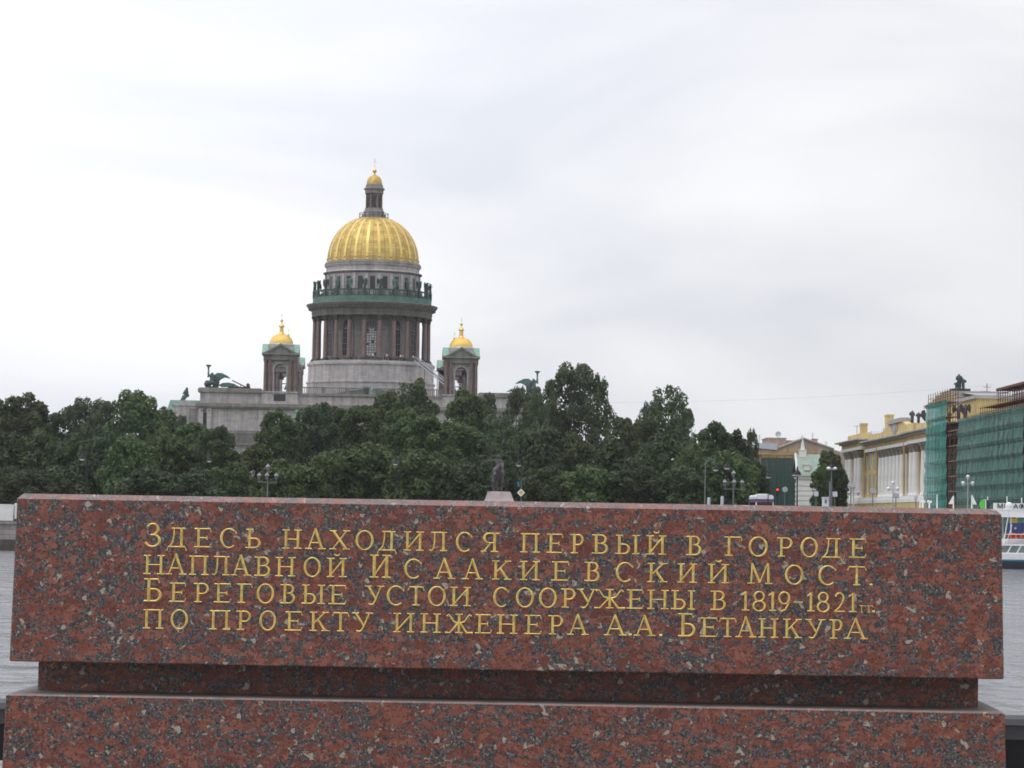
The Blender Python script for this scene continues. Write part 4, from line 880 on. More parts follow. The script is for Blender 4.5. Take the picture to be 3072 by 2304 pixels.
TREES = [  # photo column, top row, half width in px, distance, kind, label
 # far rows
 (-35, 1190, 80, 560, 'linden', 'tall linden at the very left edge of the photo, back row'),
 (58, 1175, 80, 560, 'linden', 'tall linden with a rounded top near the left edge, back row of the park'),
 (145, 1236, 62, 560, 'dark', 'lower dark tree in the dip of the skyline between two tall lindens at left'),
 (205, 1215, 48, 570, 'poplar', 'airy grey-green tree on the left skyline before the broad linden'),
 (258, 1192, 72, 565, 'poplar', 'broad airy tree with a loose flat top on the left skyline'),
 (322, 1202, 62, 560, 'poplar', 'loose-topped tree just left of the domed crown on the left skyline'),
 (402, 1168, 74, 550, 'linden', 'tallest left tree with a domed crown standing clear of the skyline'),
 (470, 1216, 66, 560, 'linden', 'tree sloping down right of the tall domed crown at left'),
 (530, 1246, 42, 570, 'poplar', 'thin-topped tree beside the copper-roofed corner of the cathedral'),
 # left front rows
 (12, 1290, 92, 450, 'dark', 'dark tree at the left edge above the white truck'),
 (120, 1280, 84, 455, 'linden', 'dense dark tree left of the hanging lamp, front row'),
 (215, 1300, 76, 440, 'dark', 'dark tree behind the hanging lamp at left'),
 (300, 1290, 74, 450, 'dark', 'dark tree just right of the hanging lamp at left, front row'),
 (390, 1300, 78, 430, 'linden', 'rounded tree in the front row below the tall domed crown at left'),
 (480, 1280, 76, 460, 'linden', 'dense tree below the seated statue of the cathedral corner'),
 (575, 1264, 66, 470, 'linden', 'tree covering the left foot of the cathedral wall'),
 (648, 1276, 58, 460, 'linden', 'tree left of the bare gap where the cathedral wall shows'),
 (700, 1385, 58, 430, 'linden', 'low tree at the foot of the gap in front of the cathedral wall'),
 # in front of the cathedral
 (765, 1330, 52, 445, 'linden', 'slanting tree just right of the gap before the cathedral wall'),
 (832, 1222, 56, 450, 'linden', 'upright tree with a rounded head in front of the left bell tower'),
 (880, 1262, 46, 470, 'dark', 'dark tree in the notch right of the upright tree before the left bell tower'),
 (945, 1204, 60, 480, 'dark', 'dark rounded tree in front of the cathedral left of the drum'),
 (1015, 1218, 58, 490, 'dark', 'dark flat-topped tree below the green statues of the parapet'),
 (1080, 1206, 66, 470, 'linden', 'broad linden in front of the drum, left of the tallest central crown'),
 (1150, 1180, 62, 480, 'linden', 'linden left of the tallest central crown before the drum'),
 (1224, 1130, 72, 560, 'linden', 'tallest central crown reaching up to the drum base of the cathedral'),
 (1205, 1215, 66, 450, 'linden', 'rounded tree just below the tallest central crown before the drum'),
 (1280, 1240, 70, 440, 'linden', 'rounded tree between the central crown and the right bell tower'),
 (1400, 1164, 68, 520, 'linden', 'broad round tree in front of the right bell tower'),
 (1462, 1178, 36, 540, 'poplar', 'small spiky tree at the right shoulder of the broad tree before the right bell tower'),
 (1380, 1265, 78, 450, 'linden', 'dense tree below the broad tree and the right bell tower, second row'),
 (1490, 1240, 62, 500, 'poplar', 'grey-green airy tree in front of the right end of the cathedral wall'),
 (1545, 1160, 44, 510, 'poplar', 'light airy tree left of the right torch angel'),
 (1596, 1172, 50, 505, 'poplar', 'light airy tree covering the foot of the right torch angel'),
 (1610, 1268, 86, 440, 'dark', 'dark rounded tree standing behind the yellow diamond road sign'),
 (1716, 1086, 88, 520, 'poplar', 'very tall airy poplar with sky showing through, left main top'),
 (1786, 1122, 50, 525, 'poplar', 'right shoulder of the very tall airy poplars, narrow crown'),
 (1652, 1140, 50, 522, 'poplar', 'left shoulder of the very tall airy poplars beside the right torch angel'),
 (1710, 1300, 76, 440, 'linden', 'dense tree below the very tall airy poplar'),
 # right of the poplars
 (1862, 1248, 52, 480, 'linden', 'rounded tree in the dip right of the very tall poplar'),
 (1925, 1246, 56, 490, 'linden', 'rounded tree between the two groups of tall poplars'),
 (1840, 1310, 84, 430, 'dark', 'broad dark tree below the dip right of the very tall poplar'),
 (2000, 1150, 66, 520, 'poplar', 'second tall poplar with a spiky open top, right of the highest one'),
 (2056, 1222, 34, 525, 'poplar', 'small side crown at the right of the second tall poplar'),
 (1945, 1205, 36, 525, 'poplar', 'small side crown at the left of the second tall poplar'),
 (1975, 1300, 84, 440, 'dark', 'broad dark tree below the second tall poplar'),
 (2140, 1262, 54, 460, 'dark', 'dark tree with a ragged dome right of the second tall poplar'),
 (2200, 1284, 48, 460, 'dark', 'tree sloping down to the right behind the twin hanging lamps'),
 (2253, 1285, 20, 470, 'poplar', 'slim small-topped tree left of the roof with aerials'),
 (2085, 1320, 72, 430, 'linden', 'dense tree left of the twin hanging lamps, front row'),
 (2175, 1350, 74, 425, 'linden', 'dense tree behind the candelabra lamp at right'),
 (2250, 1372, 46, 430, 'dark', 'last tree of the park with branches hanging over the green netting'),
 # behind the granite block edge, low in front
 (60, 1395, 86, 405, 'dark', 'low dark tree behind the left corner of the granite block'),
 (175, 1405, 80, 408, 'dark', 'low dark tree in front of the hanging lamp at left'),
 (455, 1400, 84, 405, 'dark', 'low dark tree in front below the tall domed crown at left'),
 (590, 1405, 76, 410, 'dark', 'low dark tree behind the second hanging lamp from left'),
 (865, 1375, 84, 408, 'linden', 'low tree right of the left four-lantern lamp post'),
 (985, 1345, 84, 412, 'linden', 'low rounded tree left of the middle hanging lamp'),
 (1105, 1325, 88, 415, 'linden', 'low tree left beside the middle hanging lamp'),
 (1235, 1345, 84, 410, 'linden', 'low tree right of the middle hanging lamp'),
 (1355, 1365, 80, 412, 'dark', 'low dark tree left of the equestrian statue'),
 (1480, 1360, 80, 425, 'dark', 'dark tree right behind the equestrian statue'),
 (1660, 1395, 74, 410, 'linden', 'low layered tree right of the yellow diamond road sign'),
 (1780, 1390, 76, 408, 'linden', 'low layered tree in the middle of the right park front'),
 (1905, 1395, 78, 408, 'dark', 'low dark tree below the rounded trees between the poplars'),
 (2035, 1400, 76, 408, 'dark', 'low dark tree left of the bare lamp pole'),
 # right square
 (2486, 1350, 40, 455, 'linden', 'single dense tree between the white gatehouse and the yellow palace'),
 (2466, 1392, 28, 440, 'linden', 'low side tree left of the single dense tree before the palace'),
 (2505, 1400, 32, 442, 'dark', 'low dark tree touching the left corner of the yellow palace'),
]
for i, (u, v, hw, Y, kind, lab) in enumerate(TREES):
    b = P(u, 1500, Y); top = P(u, v, Y); h = (top.z-3.0)*1.0; r = hw*(1.28 if kind != 'poplar' else 1.2)/8000.0*Y
    grp = 'trees of the city park' if u < 2300 else 'trees beside the palace'
    t = thing('park_tree' if kind != 'poplar' else 'poplar_tree', (b.x, Y, 3.0), lab, 'tree', grp, rz=(i*2.399) % 6.28)
    low = kind != 'poplar' and h/r < 3.1; ck = kind+'_low' if low else kind
    c = link('crown', CR[ck][i % len(CR[ck])], t); c.scale = (r/4.9, r/4.9, h/(11.0 if low else 20.0))
    k = link('trunk', TK[i % 4], t); k.scale = (1.0, 1.0, h/20.0)
# ================================================================== equestrian statue on its rock
sb = P(1494, 1475, 370)
stt = thing('equestrian_statue', (sb.x, 370, 3.0), 'dark bronze rider with outstretched arm on a rearing horse on a pale rock', 'statue', rz=R(4))
zr = sb.z-3.0
q = MB()
prof = [(0, 1.9), (zr*.5, 1.6), (zr-1.05, 1.06), (zr-.2, .90), (zr, .86)]
vs = []
rnk = random.Random(3); off = [rnk.uniform(-.12, .12) for _ in range(12)]
for j, (z, s_) in enumerate(prof):
    for k in range(12):
        a = 2*math.pi*(k+.5)/12; sx, sy = 1.75*s_, 4.6*s_
        cx_ = math.copysign(abs(math.cos(a))**.45, math.cos(a)); sy_ = math.copysign(abs(math.sin(a))**.45, math.sin(a))
        vs.append((sx*cx_*(1+off[k]*.5)+(.1 if j < 4 else 0), sy*sy_*(1+off[k]), z))
fs = [(j*12+k, j*12+(k+1) % 12, (j+1)*12+(k+1) % 12, (j+1)*12+k) for j in range(4) for k in range(12)]+[tuple(range(11, -1, -1)), tuple(48+k for k in range(12))]
q.add(vs, fs); q.build('rock_pedestal', M['rock'], stt)
K = 1.1
hn = {'pel': ((0, .9, 1.9), .58), 'bel': ((0, .25, 2.2), .62), 'che': ((0, -.5, 2.6), .58), 'nb': ((0, -.8, 3.05), .4), 'nt': ((.3, -1.15, 3.35), .24), 'po': ((.38, -1.3, 3.42), .19), 'hd': ((.44, -1.55, 3.15), .16), 'mz': ((.5, -1.75, 2.9), .12),
      'tl': ((0, 1.45, 1.75), .16), 'tm': ((0, 1.7, .95), .2), 'te': ((0, 1.65, .12), .12)}
he = [('pel', 'bel'), ('bel', 'che'), ('che', 'nb'), ('nb', 'nt'), ('nt', 'po'), ('po', 'hd'), ('hd', 'mz'), ('pel', 'tl'), ('tl', 'tm'), ('tm', 'te')]
for sg, s_ in ((-1, 'l'), (1, 'r')):
    hn.update({'h'+s_: ((sg*.45, .8, 1.65), .36), 'k'+s_: ((sg*.56, .4, 1.2), .25), 'o'+s_: ((sg*.52, 1.05, .7), .15), 'f'+s_: ((sg*.5, .85, .2), .11), 'p'+s_: ((sg*.5, .72, .06), .13),
               'sh'+s_: ((sg*.4, -.75, 2.4), .27), 'kn'+s_: ((sg*.52, -1.4, 2.3+.15*sg), .16), 'fe'+s_: ((sg*.5, -1.3, 1.75), .1), 'hf'+s_: ((sg*.5, -1.5, 1.6), .12)})
    he += [('pel', 'h'+s_), ('h'+s_, 'k'+s_), ('k'+s_, 'o'+s_), ('o'+s_, 'f'+s_), ('f'+s_, 'p'+s_), ('che', 'sh'+s_), ('sh'+s_, 'kn'+s_), ('kn'+s_, 'fe'+s_), ('fe'+s_, 'hf'+s_)]
ho = skin('horse', hn, he, M['bronze'], stt, 2, scale=K); ho.location = (0, 0, zr)
rn_ = {'hip': ((0, .25, 2.95), .36), 'wa': ((0, .22, 3.3), .25), 'ch': ((0, .2, 3.72), .29), 'nk': ((0, .18, 4.1), .12), 'hd': ((-.03, .12, 4.42), .2), 'cr': ((-.03, .16, 4.62), .13),
       'tl': ((-.58, -.05, 2.8), .19), 'fl': ((-.68, .15, 2.05), .12), 'gl': ((-.68, -.15, 1.95), .09), 'tr': ((.58, -.05, 2.8), .19), 'fr': ((.68, .15, 2.05), .12), 'gr': ((.68, -.15, 1.95), .09),
       'sl': ((-.4, .2, 3.92), .16), 'el': ((-.95, .0, 3.86), .14), 'hl': ((-1.5, -.15, 3.8), .1), 'il': ((-1.7, -.18, 3.78), .07), 'sr': ((.42, .2, 3.86), .17), 'er': ((.62, -.05, 3.4), .13), 'hr': ((.25, -.5, 3.3), .09),
       'cl': ((.08, .6, 3.5), .26), 'ce': ((.12, 1.0, 2.9), .26)}
re_ = [('hip', 'wa'), ('wa', 'ch'), ('ch', 'nk'), ('nk', 'hd'), ('hd', 'cr'), ('hip', 'tl'), ('tl', 'fl'), ('fl', 'gl'), ('hip', 'tr'), ('tr', 'fr'), ('fr', 'gr'), ('ch', 'sl'), ('sl', 'el'), ('el', 'hl'), ('hl', 'il'), ('ch', 'sr'), ('sr', 'er'), ('er', 'hr'), ('ch', 'cl'), ('cl', 'ce')]
ri = skin('rider', rn_, re_, M['bronze'], stt, 2, scale=K); ri.location = (0, 0, zr)
# ================================================================== street furniture on the far bank
GZ = 3.01
def lamp_bowl(u, v, Y, label, arm=0.0, k=1.0, pole_u=None, post='iron'):
    # arm lamp: dark hood over a white bowl, on a tall post
    p = P(u, v, Y); pu = P(pole_u, v, Y).x if pole_u else p.x
    t = thing('street_lamp', (pu, Y, GZ), label, 'street lamp', 'hooded street lamps'); dx = p.x-pu; z = p.z-GZ
    q = MB()
    if abs(dx) > .1:
        q.rod((0, 0, 0), (0, 0, z+.9), .11*k, .07*k); q.tube([(0, 0, z+.85), (dx*.3, 0, z+1.35), (dx*.8, 0, z+1.3), (dx, 0, z+.75)], .05*k)
    else:
        q.rod((0, 0, 0), (0, 0, 1.2), .17*k, .14*k); q.rod((0, 0, 1.2), (0, 0, z-.1*k), .10*k, .07*k); q.lathe([(.2*k, z-.35*k), (.08*k, z-.2*k), (.1*k, z-.05)], 10)
    q.build('post', M[post], t, True)
    q = MB(); q.lathe([(.46*k, z), (.44*k, z+.16*k), (.3*k, z+.38*k), (.13*k, z+.55*k), (.1*k, z+.8*k), (.03, z+1.0*k)], 14, dx, 0); q.build('hood', M['iron'], t, True)
    q = MB(); q.ball((dx, 0, z), .39*k, 12, 8, .62); q.build('bowl', M['opal'], t, True)
    return t
lamp_bowl(246, 1377, 350, 'hooded lamp among the dark trees near the left edge', k=.95, pole_u=262)
lamp_bowl(628, 1383, 352, 'hooded lamp below the gap in the trees left of the cathedral middle', k=.8, pole_u=612)
lamp_bowl(1186, 1392, 350, 'hooded lamp among the trees below the cathedral drum', k=.85, pole_u=1200)
lamp_bowl(1556, 1395, 352, 'hooded lamp on a curved post right of the equestrian statue', k=.9, pole_u=1564)
lamp_bowl(2147, 1409, 345, 'left hooded lamp of the pair before the last park tree', k=.95, pole_u=2116, post='steel')
lamp_bowl(2181, 1404, 350, 'right hooded lamp of the pair before the last park tree', k=1.0)
lamp_bowl(2305, 1431, 335, 'hooded lamp on a straight post in front of the far green netting', k=.8)
lamp_bowl(2392, 1424, 330, 'dark hooded lamp in front of the white gatehouse', k=1.05)
lt = lamp_bowl(2495, 1404, 320, 'large double bowl lamp on a thick grey post before the single tree', k=.9, post='steel')
pz = P(2495, 1404, 320).z-GZ
q = MB(); q.ball((-.3, -.1, pz-.05), .33, 12, 8, .6); q.ball((.33, -.1, pz-.05), .33, 12, 8, .6); q.build('bowl', M['opal'], lt, True)
q = MB(); q.rod((-.08, 0, 0), (-.08, 0, P(2495, 1445, 320).z-GZ), .30, .2); q.build('thick_post', M['steel'], lt, True)
def candelabra(u, v, Y, label):
    p = P(u, v, Y); t = thing('lantern_post', (p.x, Y, GZ), label, 'lamp post', 'four-lantern lamp posts'); z = p.z-GZ
    q = MB(); q.rod((0, 0, 0), (0, 0, z-.6), .12, .07); q.box(-1.25, 1.25, -.04, .04, z-2.3, z-2.2); q.lathe([(.3, 0), (.3, .8), (.15, 1.2)], 10)
    for x in (-1.1, 1.1): q.rod((x, 0, z-2.2), (x, 0, z-1.95), .04)
    q.box(-.04, .04, -1.1, 1.1, z-2.3, z-2.2); q.build('post', M['steel'], t)
    for x, y, dz in ((0, 0, 0), (-1.1, 0, -1.15), (1.1, 0, -1.15), (0, -1.1, -1.15)):
        q = MB(); zz = z+dz-.75; q.lathe([(.14, zz), (.26, zz+.45), (.27, zz+.5)], 6, x, y); l = q.build('lantern', M['steel'], t)
        q = MB(); q.lathe([(.32, zz+.5), (.2, zz+.68), (.06, zz+.78), (.03, zz+.95)], 6, x, y); q.build('lantern_roof', M['steel_mid'], l)
    return t
candelabra(804, 1394, 345, 'lamp post with four lanterns before the trees left of the cathedral drum')
candelabra(2201, 1414, 340, 'lamp post with four lanterns before the last park trees at right')
def globe_lamp(u, v, Y, label, mat='opal', k=1.0):
    p = P(u, v, Y); t = thing('globe_lamp', (p.x, Y, GZ), label, 'street lamp', 'three-globe lamps before the palace'); z = p.z-GZ
    q = MB(); q.rod((0, 0, 0), (0, 0, z-.25), .09, .055); q.lathe([(.22, 0), (.2, .7), (.1, 1.1)], 10)
    for sg in (-1, 1): q.tube([(0, 0, z-.75), (sg*.3*k, 0, z-.85), (sg*.52*k, 0, z-.72), (sg*.56*k, 0, z-.55)], .035)
    q.build('post', M['steel_lt'], t, True)
    for x, dz in ((0, 0), (-.56*k, -.75), (.56*k, -.75)):
        q = MB(); q.ball((x, 0, z+dz), .22, 12, 8); q.lathe([(.09, z+dz-.32), (.12, z+dz-.18)], 8, x, 0); q.build('globe', M[mat], t, True)
    return t
globe_lamp(2904, 1430, 310, 'three-globe lamp in front of the dark green netting at right')
globe_lamp(2679, 1448, 330, 'three-globe lamp in front of the white colonnade of the palace')
globe_lamp(2561, 1461, 345, 'three-globe lamp in front of the far left columns of the palace', 'steel_lt')
# grey floodlight panels
for u, v, w, h_, tilt, lab in ((2448.5, 1482, 13, 15, 0, 'upright square grey panel on a short post left of the thick lamp post'), (2505, 1483, 14, 16, 4, 'upright square grey panel on a short post right of the thick lamp post'), (2553, 1456, 18, 14, -20, 'tilted grey floodlight panel before the left columns of the palace'),
                               (2619, 1474, 18, 14, -12, 'slightly tilted grey floodlight panel before the narrow yellow bay'), (2688, 1487, 18, 14, -8, 'low grey floodlight panel below the middle three-globe lamp'), (2748, 1492, 11, 11, 0, 'small grey floodlight panel left of the white flag poles')):
    p = P(u, v, 306); t = thing('floodlight', (p.x, 306, GZ), lab, 'floodlight', 'grey panels along the quay'); z = p.z-GZ; W_, H_ = w/8000*306, h_/8000*306
    q = MB(); q.box(-W_/2, W_/2, -.08, .08, -H_/2, H_/2); q.box(-W_/2+.05, W_/2-.05, -.1, -.08, -H_/2+.05, H_/2-.05)
    q.xf(Matrix.Translation((0, 0, z)) @ Matrix.Rotation(R(-tilt), 4, 'Y') @ Matrix.Rotation(R(-12), 4, 'X')); q.build('panel', M['steel_lt' if tilt == 0 or tilt == 4 else 'roof'], t)
    q = MB(); q.rod((0.0, .12, 0), (0.0, .12, z), .055); q.box(-.3, .3, -.1, .3, 0, .12); q.rod((0, .12, z), (0, .02, z), .04); q.build('post', M['steel'], t)
# priority road sign and its companion plate
p = P(1563, 1478, 312); t = thing('road_sign', (p.x, 312, GZ), 'yellow diamond road sign with white border beside the equestrian statue', 'road sign'); z = p.z-GZ
q = MB(); q.rod((0, .06, 0), (0, .06, z+1.55), .04); q.build('post', M['steel'], t)
q = MB(); q.prism([(-.47, z), (0, z-.47), (.47, z), (0, z+.47)], -.03, .02); q.build('plate', M['white'], t)
q = MB(); q.prism([(-.27, z), (0, z-.27), (.27, z), (0, z+.27)], -.036, -.031); q.build('yellow_field', M['yel'], t)
q = MB(); q.prism([(-.38, z+.72), (-.18, z+.68), (-.26, z+1.3), (-.46, z+1.34)], -.02, .02); q.box(-.3, .02, .0, .03, z+.95, z+1.0); q.build('side_plate', M['teal'], t)
# traffic light with the red on, and round sign seen from behind
p = P(2332, 1469, 330); t = thing('traffic_light', (p.x, 330, GZ), 'traffic light showing red in front of the far green netting', 'traffic light'); z = p.z-GZ
q = MB(); q.rod((0, .1, 0), (0, .1, z+.2), .05); q.box(-.2, .2, -.12, .12, z-.75, z+.3); q.build('housing', M['iron'], t)
q = MB(); q.rod((0, -.12, z), (0, -.2, z), .14, .14, 16); q.build('red_lens', M['signal'], t)
for dz, nm in ((-.24, 'amber_lens'), (-.5, 'green_lens')): q = MB(); q.rod((0, -.12, z+dz), (0, -.17, z+dz), .1, .1, 14); q.build(nm, M['glass_dark'], t)
p = P(2355, 1468, 332); t = thing('road_sign', (p.x, 332, GZ), 'grey round sign on a post right of the red traffic light', 'road sign'); z = p.z-GZ
q = MB(); q.rod((0, .05, 0), (0, .05, z), .04); q.build('post', M['steel'], t)
q = MB(); q.rod((0, 0, z), (0, -.03, z), .34, .34, 20); q.build('disc', M['steel_lt'], t)
# bare pole lines of small things at the foot of the right trees
for u, v, lab in ((2127, 1492, 'short pale bollard at the foot of the bare lamp pole'), (2167, 1488, 'short pale bollard left of the candelabra at right')):
    p = P(u, v, 322); z = p.z-GZ; q = MB(); q.lathe([(.2, 0), (.2, z-.15), (.14, z)], 10); q.box(-.26, .26, -.26, .26, 0, .12); o = q.build('bollard', M['steel_lt'], None, True, (p.x, 322, GZ)); tag(o, lab, 'bollard', 'pale bollards by the road')
# overhead wire
q = MB(); a, b = P(1822, 1208, 330), P(2985, 1155, 330); n = 16
pts = [a.lerp(b, i/n)-Vector((0, 0, .5*math.sin(math.pi*i/n))) for i in range(n+1)]; q.tube(pts, .011, 5)
tag(q.build('overhead_wire', M['steel_lt']), 'thin overhead wire crossing the sky between the poplars and the palace statue', 'wire')

# ==== thin summer haze over the river and the square
hz = MB().box(-950, 950, -60, 1500, -3.2, 125).build('haze', None)
hz.data.materials.clear(); hm = bpy.data.materials.new('haze_air'); hm.use_nodes = True; t = hm.node_tree; t.nodes.clear()
ho_ = t.nodes.new('ShaderNodeOutputMaterial'); hv_ = t.nodes.new('ShaderNodeVolumePrincipled'); hv_.inputs['Density'].default_value = 0.000065; hv_.inputs['Color'].default_value = (0.86, 0.91, 1.0, 1); hv_.inputs['Anisotropy'].default_value = 0.2
t.links.new(hv_.outputs[0], ho_.inputs['Volume']); hz.data.materials.append(hm); tag(hz, kind='stuff')
# ================================================================== yellow palace: its long side runs away from the river, facing the square (towards -x)
XF = 60.7
def Yu(u, X=XF): return PX(u, 1400, X).y
pal = thing('palace', (XF, 380, GZ-.01), 'yellow palace with rows of white columns, partly hidden by green netting at right', 'palace')
def pl(X, Y, z): return (X-XF, Y-380, z-GZ+.01)
def pbox(q, x0, x1, y0, y1, z0, z1):
    a = pl(x0, y0, z0); b = pl(x1, y1, z1); q.box(a[0], b[0], min(a[1], b[1]), max(a[1], b[1]), a[2], b[2])
yA, yB, yC, yD, yE, yF_ = Yu(2536), Yu(2597), Yu(2634), Yu(2716), Yu(2733), Yu(2777)
zcol0 = PX(2560, 1491, XF).z; zarch = PX(2638, 1350, XF-.2).z; zent = PX(2638, 1327, XF-.4).z; zcor = PX(2638, 1314, XF-1.1).z; UP = .62
YN, YFAR = 300.8, yA+1.0
q = MB(); pbox(q, XF+2.2, 80, YN, YFAR, 3, zcor-.6)                                     # main wall
pbox(q, XF+.5, XF+2.2, yC, yB, 3, zarch); pbox(q, XF+.5, XF+2.2, yE, yD, 3, zarch)       # window bays
pbox(q, XF+.1, XF+2.2, YN, yF_, 3, zarch)
pbox(q, XF-.9, XF+2.2, YN, YFAR, 3, zcol0-1.3)
body_p = q.build('walls', M['yellow'], pal)
q = MB()                                                                              # plinth of the columns, architrave
for x0, z0, z1 in ((XF-1.0, zcol0-1.3, zcol0-.75), (XF-.85, zcol0-.75, zcol0-.3)): pbox(q, x0, XF+2.2, YN, YFAR+.1, z0, z1)
pbox(q, XF-.75, XF+2.2, yB, YFAR, zarch+UP, zarch+.5+UP); pbox(q, XF-.25, XF+2.2, yE-.3, yB, zarch, zarch+.5); pbox(q, XF-.75, XF+2.2, YN, yE-.3, zarch, zarch+.5)
q.build('architrave', M['white_st'], pal)
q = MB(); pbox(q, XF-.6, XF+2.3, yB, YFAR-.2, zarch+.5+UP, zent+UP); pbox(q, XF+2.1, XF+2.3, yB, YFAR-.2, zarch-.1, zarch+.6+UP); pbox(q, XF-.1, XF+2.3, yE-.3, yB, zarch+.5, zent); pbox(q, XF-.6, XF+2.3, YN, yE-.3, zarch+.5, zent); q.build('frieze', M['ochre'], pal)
q = MB()
for dx, z0, z1 in ((0.4, zent, zent+.28), (0.95, zent+.28, zcor-.22), (1.15, zcor-.22, zcor)):
    pbox(q, XF-.6-dx, XF+2.5, yB-dx*.5, YFAR+dx, z0+UP, z1+UP); pbox(q, XF-.1-dx, XF+2.5, yE-.3+dx*.5, yB-dx*.5, z0, z1); pbox(q, XF-.6-dx, XF+2.5, YN, yE-.3+dx*.5, z0, z1)
q.build('cornice', M['grey_st'], pal)
q = MB()                                                                              # low yellow parapets
for y0, y1 in ((yB+2, yA-2), (yC+2, yB-2), (yF_, yE-2)): q = MB(); pbox(q, XF+.1, XF+1.0, y0, y1, zcor, zcor+1.15+(UP if y1 > yB+3 else 0)); q.build('parapet', M['yellow'], pal)
# stepped attic with a coat of arms over the colonnade
ym = (Yu(2700)+Yu(2660))/2
ya = lambda u: Yu(u)-380
za_ = lambda u, v: PX(u, v, XF).z-GZ
q = MB(); st = [(ya(2729), za_(2729, 1299)), (ya(2634), za_(2634, 1309)), (ya(2636), za_(2636, 1300)), (ya(2646), za_(2646, 1293)), (ya(2652), za_(2652, 1284)), (ya(2660), za_(2660, 1280)), (ya(2664), za_(2664, 1270)), (ya(2700), za_(2700, 1261)), (ya(2712), za_(2712, 1273)), (ya(2720), za_(2720, 1281))]
st[0] = (st[0][0], zcor-GZ); st[1] = (st[1][0], zcor-GZ)
q.prism(st, .2, 1.3, 'x'); at_ = q.build('attic', M['yellow'], pal)
q = MB(); y0, y1 = ya(2703), ya(2662); zz = za_(2680, 1267); q.box(-.15, 1.5, y0, y1, zz-.2, zz+.15); q.box(.0, 1.5, y0+1, y1-1, zz+.15, zz+.5); q.build('attic_cornice', M['grey_st'], at_)
q = MB(); yk = ya(2679); zz = za_(2679, 1284); q.box(.14, .2, yk-2.6, yk+2.6, zz-.8, zz+.8); q.prism([(yk+1.7*math.cos(i*math.pi/4), zz+1.1*math.sin(i*math.pi/4)) for i in range(8)], .05, .139, 'x')
for sg in (-1, 1): q.prism([(yk+sg*1.5, zz-.6), (yk+sg*4.2, zz+.9), (yk+sg*3.6, zz-.4)], .1, .197, 'x')
q.build('coat_of_arms', M['grey_st'], at_)
q = MB(); r0 = zcor-GZ
q.add([(1.3, YN-380, r0+.2), (1.3, YFAR-380-1, r0+.2), (12, YFAR-380-8, r0+2.6), (12, YN-380+8, r0+2.6), (22, YFAR-380-1, r0+.2), (22, YN-380, r0+.2)], [(0, 1, 2, 3), (3, 2, 4, 5), (0, 3, 5), (1, 4, 2)])
q.prism([(1.31, r0+.3), (7.5, r0+.3), (1.31, za_(2690, 1264)-.2)], ya(2706), ya(2664), 'y')
q.build('roof', M['roof'], pal)
q = MB()
for u in (2565, 2578, 2614, 2622):
    y = Yu(u)-380; MB().prism([(y-1.3, r0+.3), (y+1.3, r0+.3), (y+1.2, r0+1.6), (y+.6, r0+2.2), (y-.6, r0+2.2), (y-1.2, r0+1.6)], 2.0, 5.5, 'x').build('dormer', M['roof_blue'], pal)
for u, v, w, hh in ((2591, 1270, 2.2, 5.2), (2668, 1244, 3.6, 6.0)):
    X_ = XF+(3 if u < 2600 else 7); y = PX(u, v, X_).y; z = PX(u, v, X_).z-GZ; k = X_-XF
    q = MB(); q.box(k-.55, k+.55, y-380-w/2, y-380+w/2, z-hh, z-.3); q.box(k-.65, k+.65, y-380-w/2-.1, y-380+w/2+.1, z-.3, z); q.build('chimney', M['yellow'], pal)
q = MB(); p = PX(2571, 1276, XF+4); q.rod((4, p.y-380, r0), (4, p.y-380, p.z-GZ), .05); q.rod((4-.7, p.y-380, p.z-GZ-.15), (4.7, p.y-380, p.z-GZ-.15), .03); q.build('aerial', M['steel'], pal)
# the columns: one built, the rest copied
q = MB(); H_ = zarch-zcol0; q.lathe([(.72, -.28), (.74, -.1), (.62, .05), (.62, H_*.3), (.53, H_-1.25)], 18)
colm = q.mesh('column', M['white_st'], True)
q = MB(); q.lathe([(.53, H_-1.25), (.62, H_-1.1), (.66, H_-.6), (.86, H_-.2), (.88, H_-.12)], 14); q.box(-.85, .85, -.85, .85, H_-.12, H_-.005)
for k in range(8): a = k*math.pi/4; q.ball((.72*math.cos(a), .72*math.sin(a), H_-.45), .2, 6, 4)
capm = q.mesh('capital', M['capital_p'], True)
ys = [Yu(2544), Yu(2553), Yu(2571), Yu(2581)]
ys += [yC-1.2-(yC-1.2-yD-1.2)*i/7 for i in range(8)]
ys += [Yu(2738), Yu(2749), Yu(2774)]
y_ = Yu(2774)-3.6
while y_ > 303: ys.append(y_); y_ -= 3.6
for i, y in enumerate(ys):
    xo = 0.0 if i < 4 or i > 11 else .45
    c = link('column', colm, pal, pl(XF+xo, y, zcol0)); c.scale.z = (H_+UP)/H_ if i < 4 else 1.0; link('capital', capm, c)
# windows between them
q = MB(); q.box(-.02, .15, -.75, .75, 0, 3.0); wlow = q.mesh('window', M['glass_dark'])
q = MB()
for a_, b_, c_, d_ in ((-.95, -.75, 0, 3.1), (.75, .95, 0, 3.1), (-1.0, 1.0, 3.1, 3.3), (-1.0, 1.0, -.2, 0)): q.box(-.07, .12, a_, b_, c_, d_)
wfr = q.mesh('window_frame', M['grey_st'])
for y0, y1, X_ in ((yC, yB, XF+.5), (yE, yD, XF+.5)):
    ny = 3 if y1-y0 > 8 else 1
    for i in range(ny):
        y = y0+(y1-y0)*(i+.5)/ny
        for z in (zcol0+.5, zcol0+4.7):
            w = link('window', wlow, pal, pl(X_, y, z)); link('window_frame', wfr, w)
for i in range(7):
    y = yC-1.2-(yC-1.2-yD-1.2)*(i+.5)/7
    for z in (zcol0+.5, zcol0+4.7): w = link('window', wlow, pal, pl(XF+2.2, y, z)); link('window_frame', wfr, w)
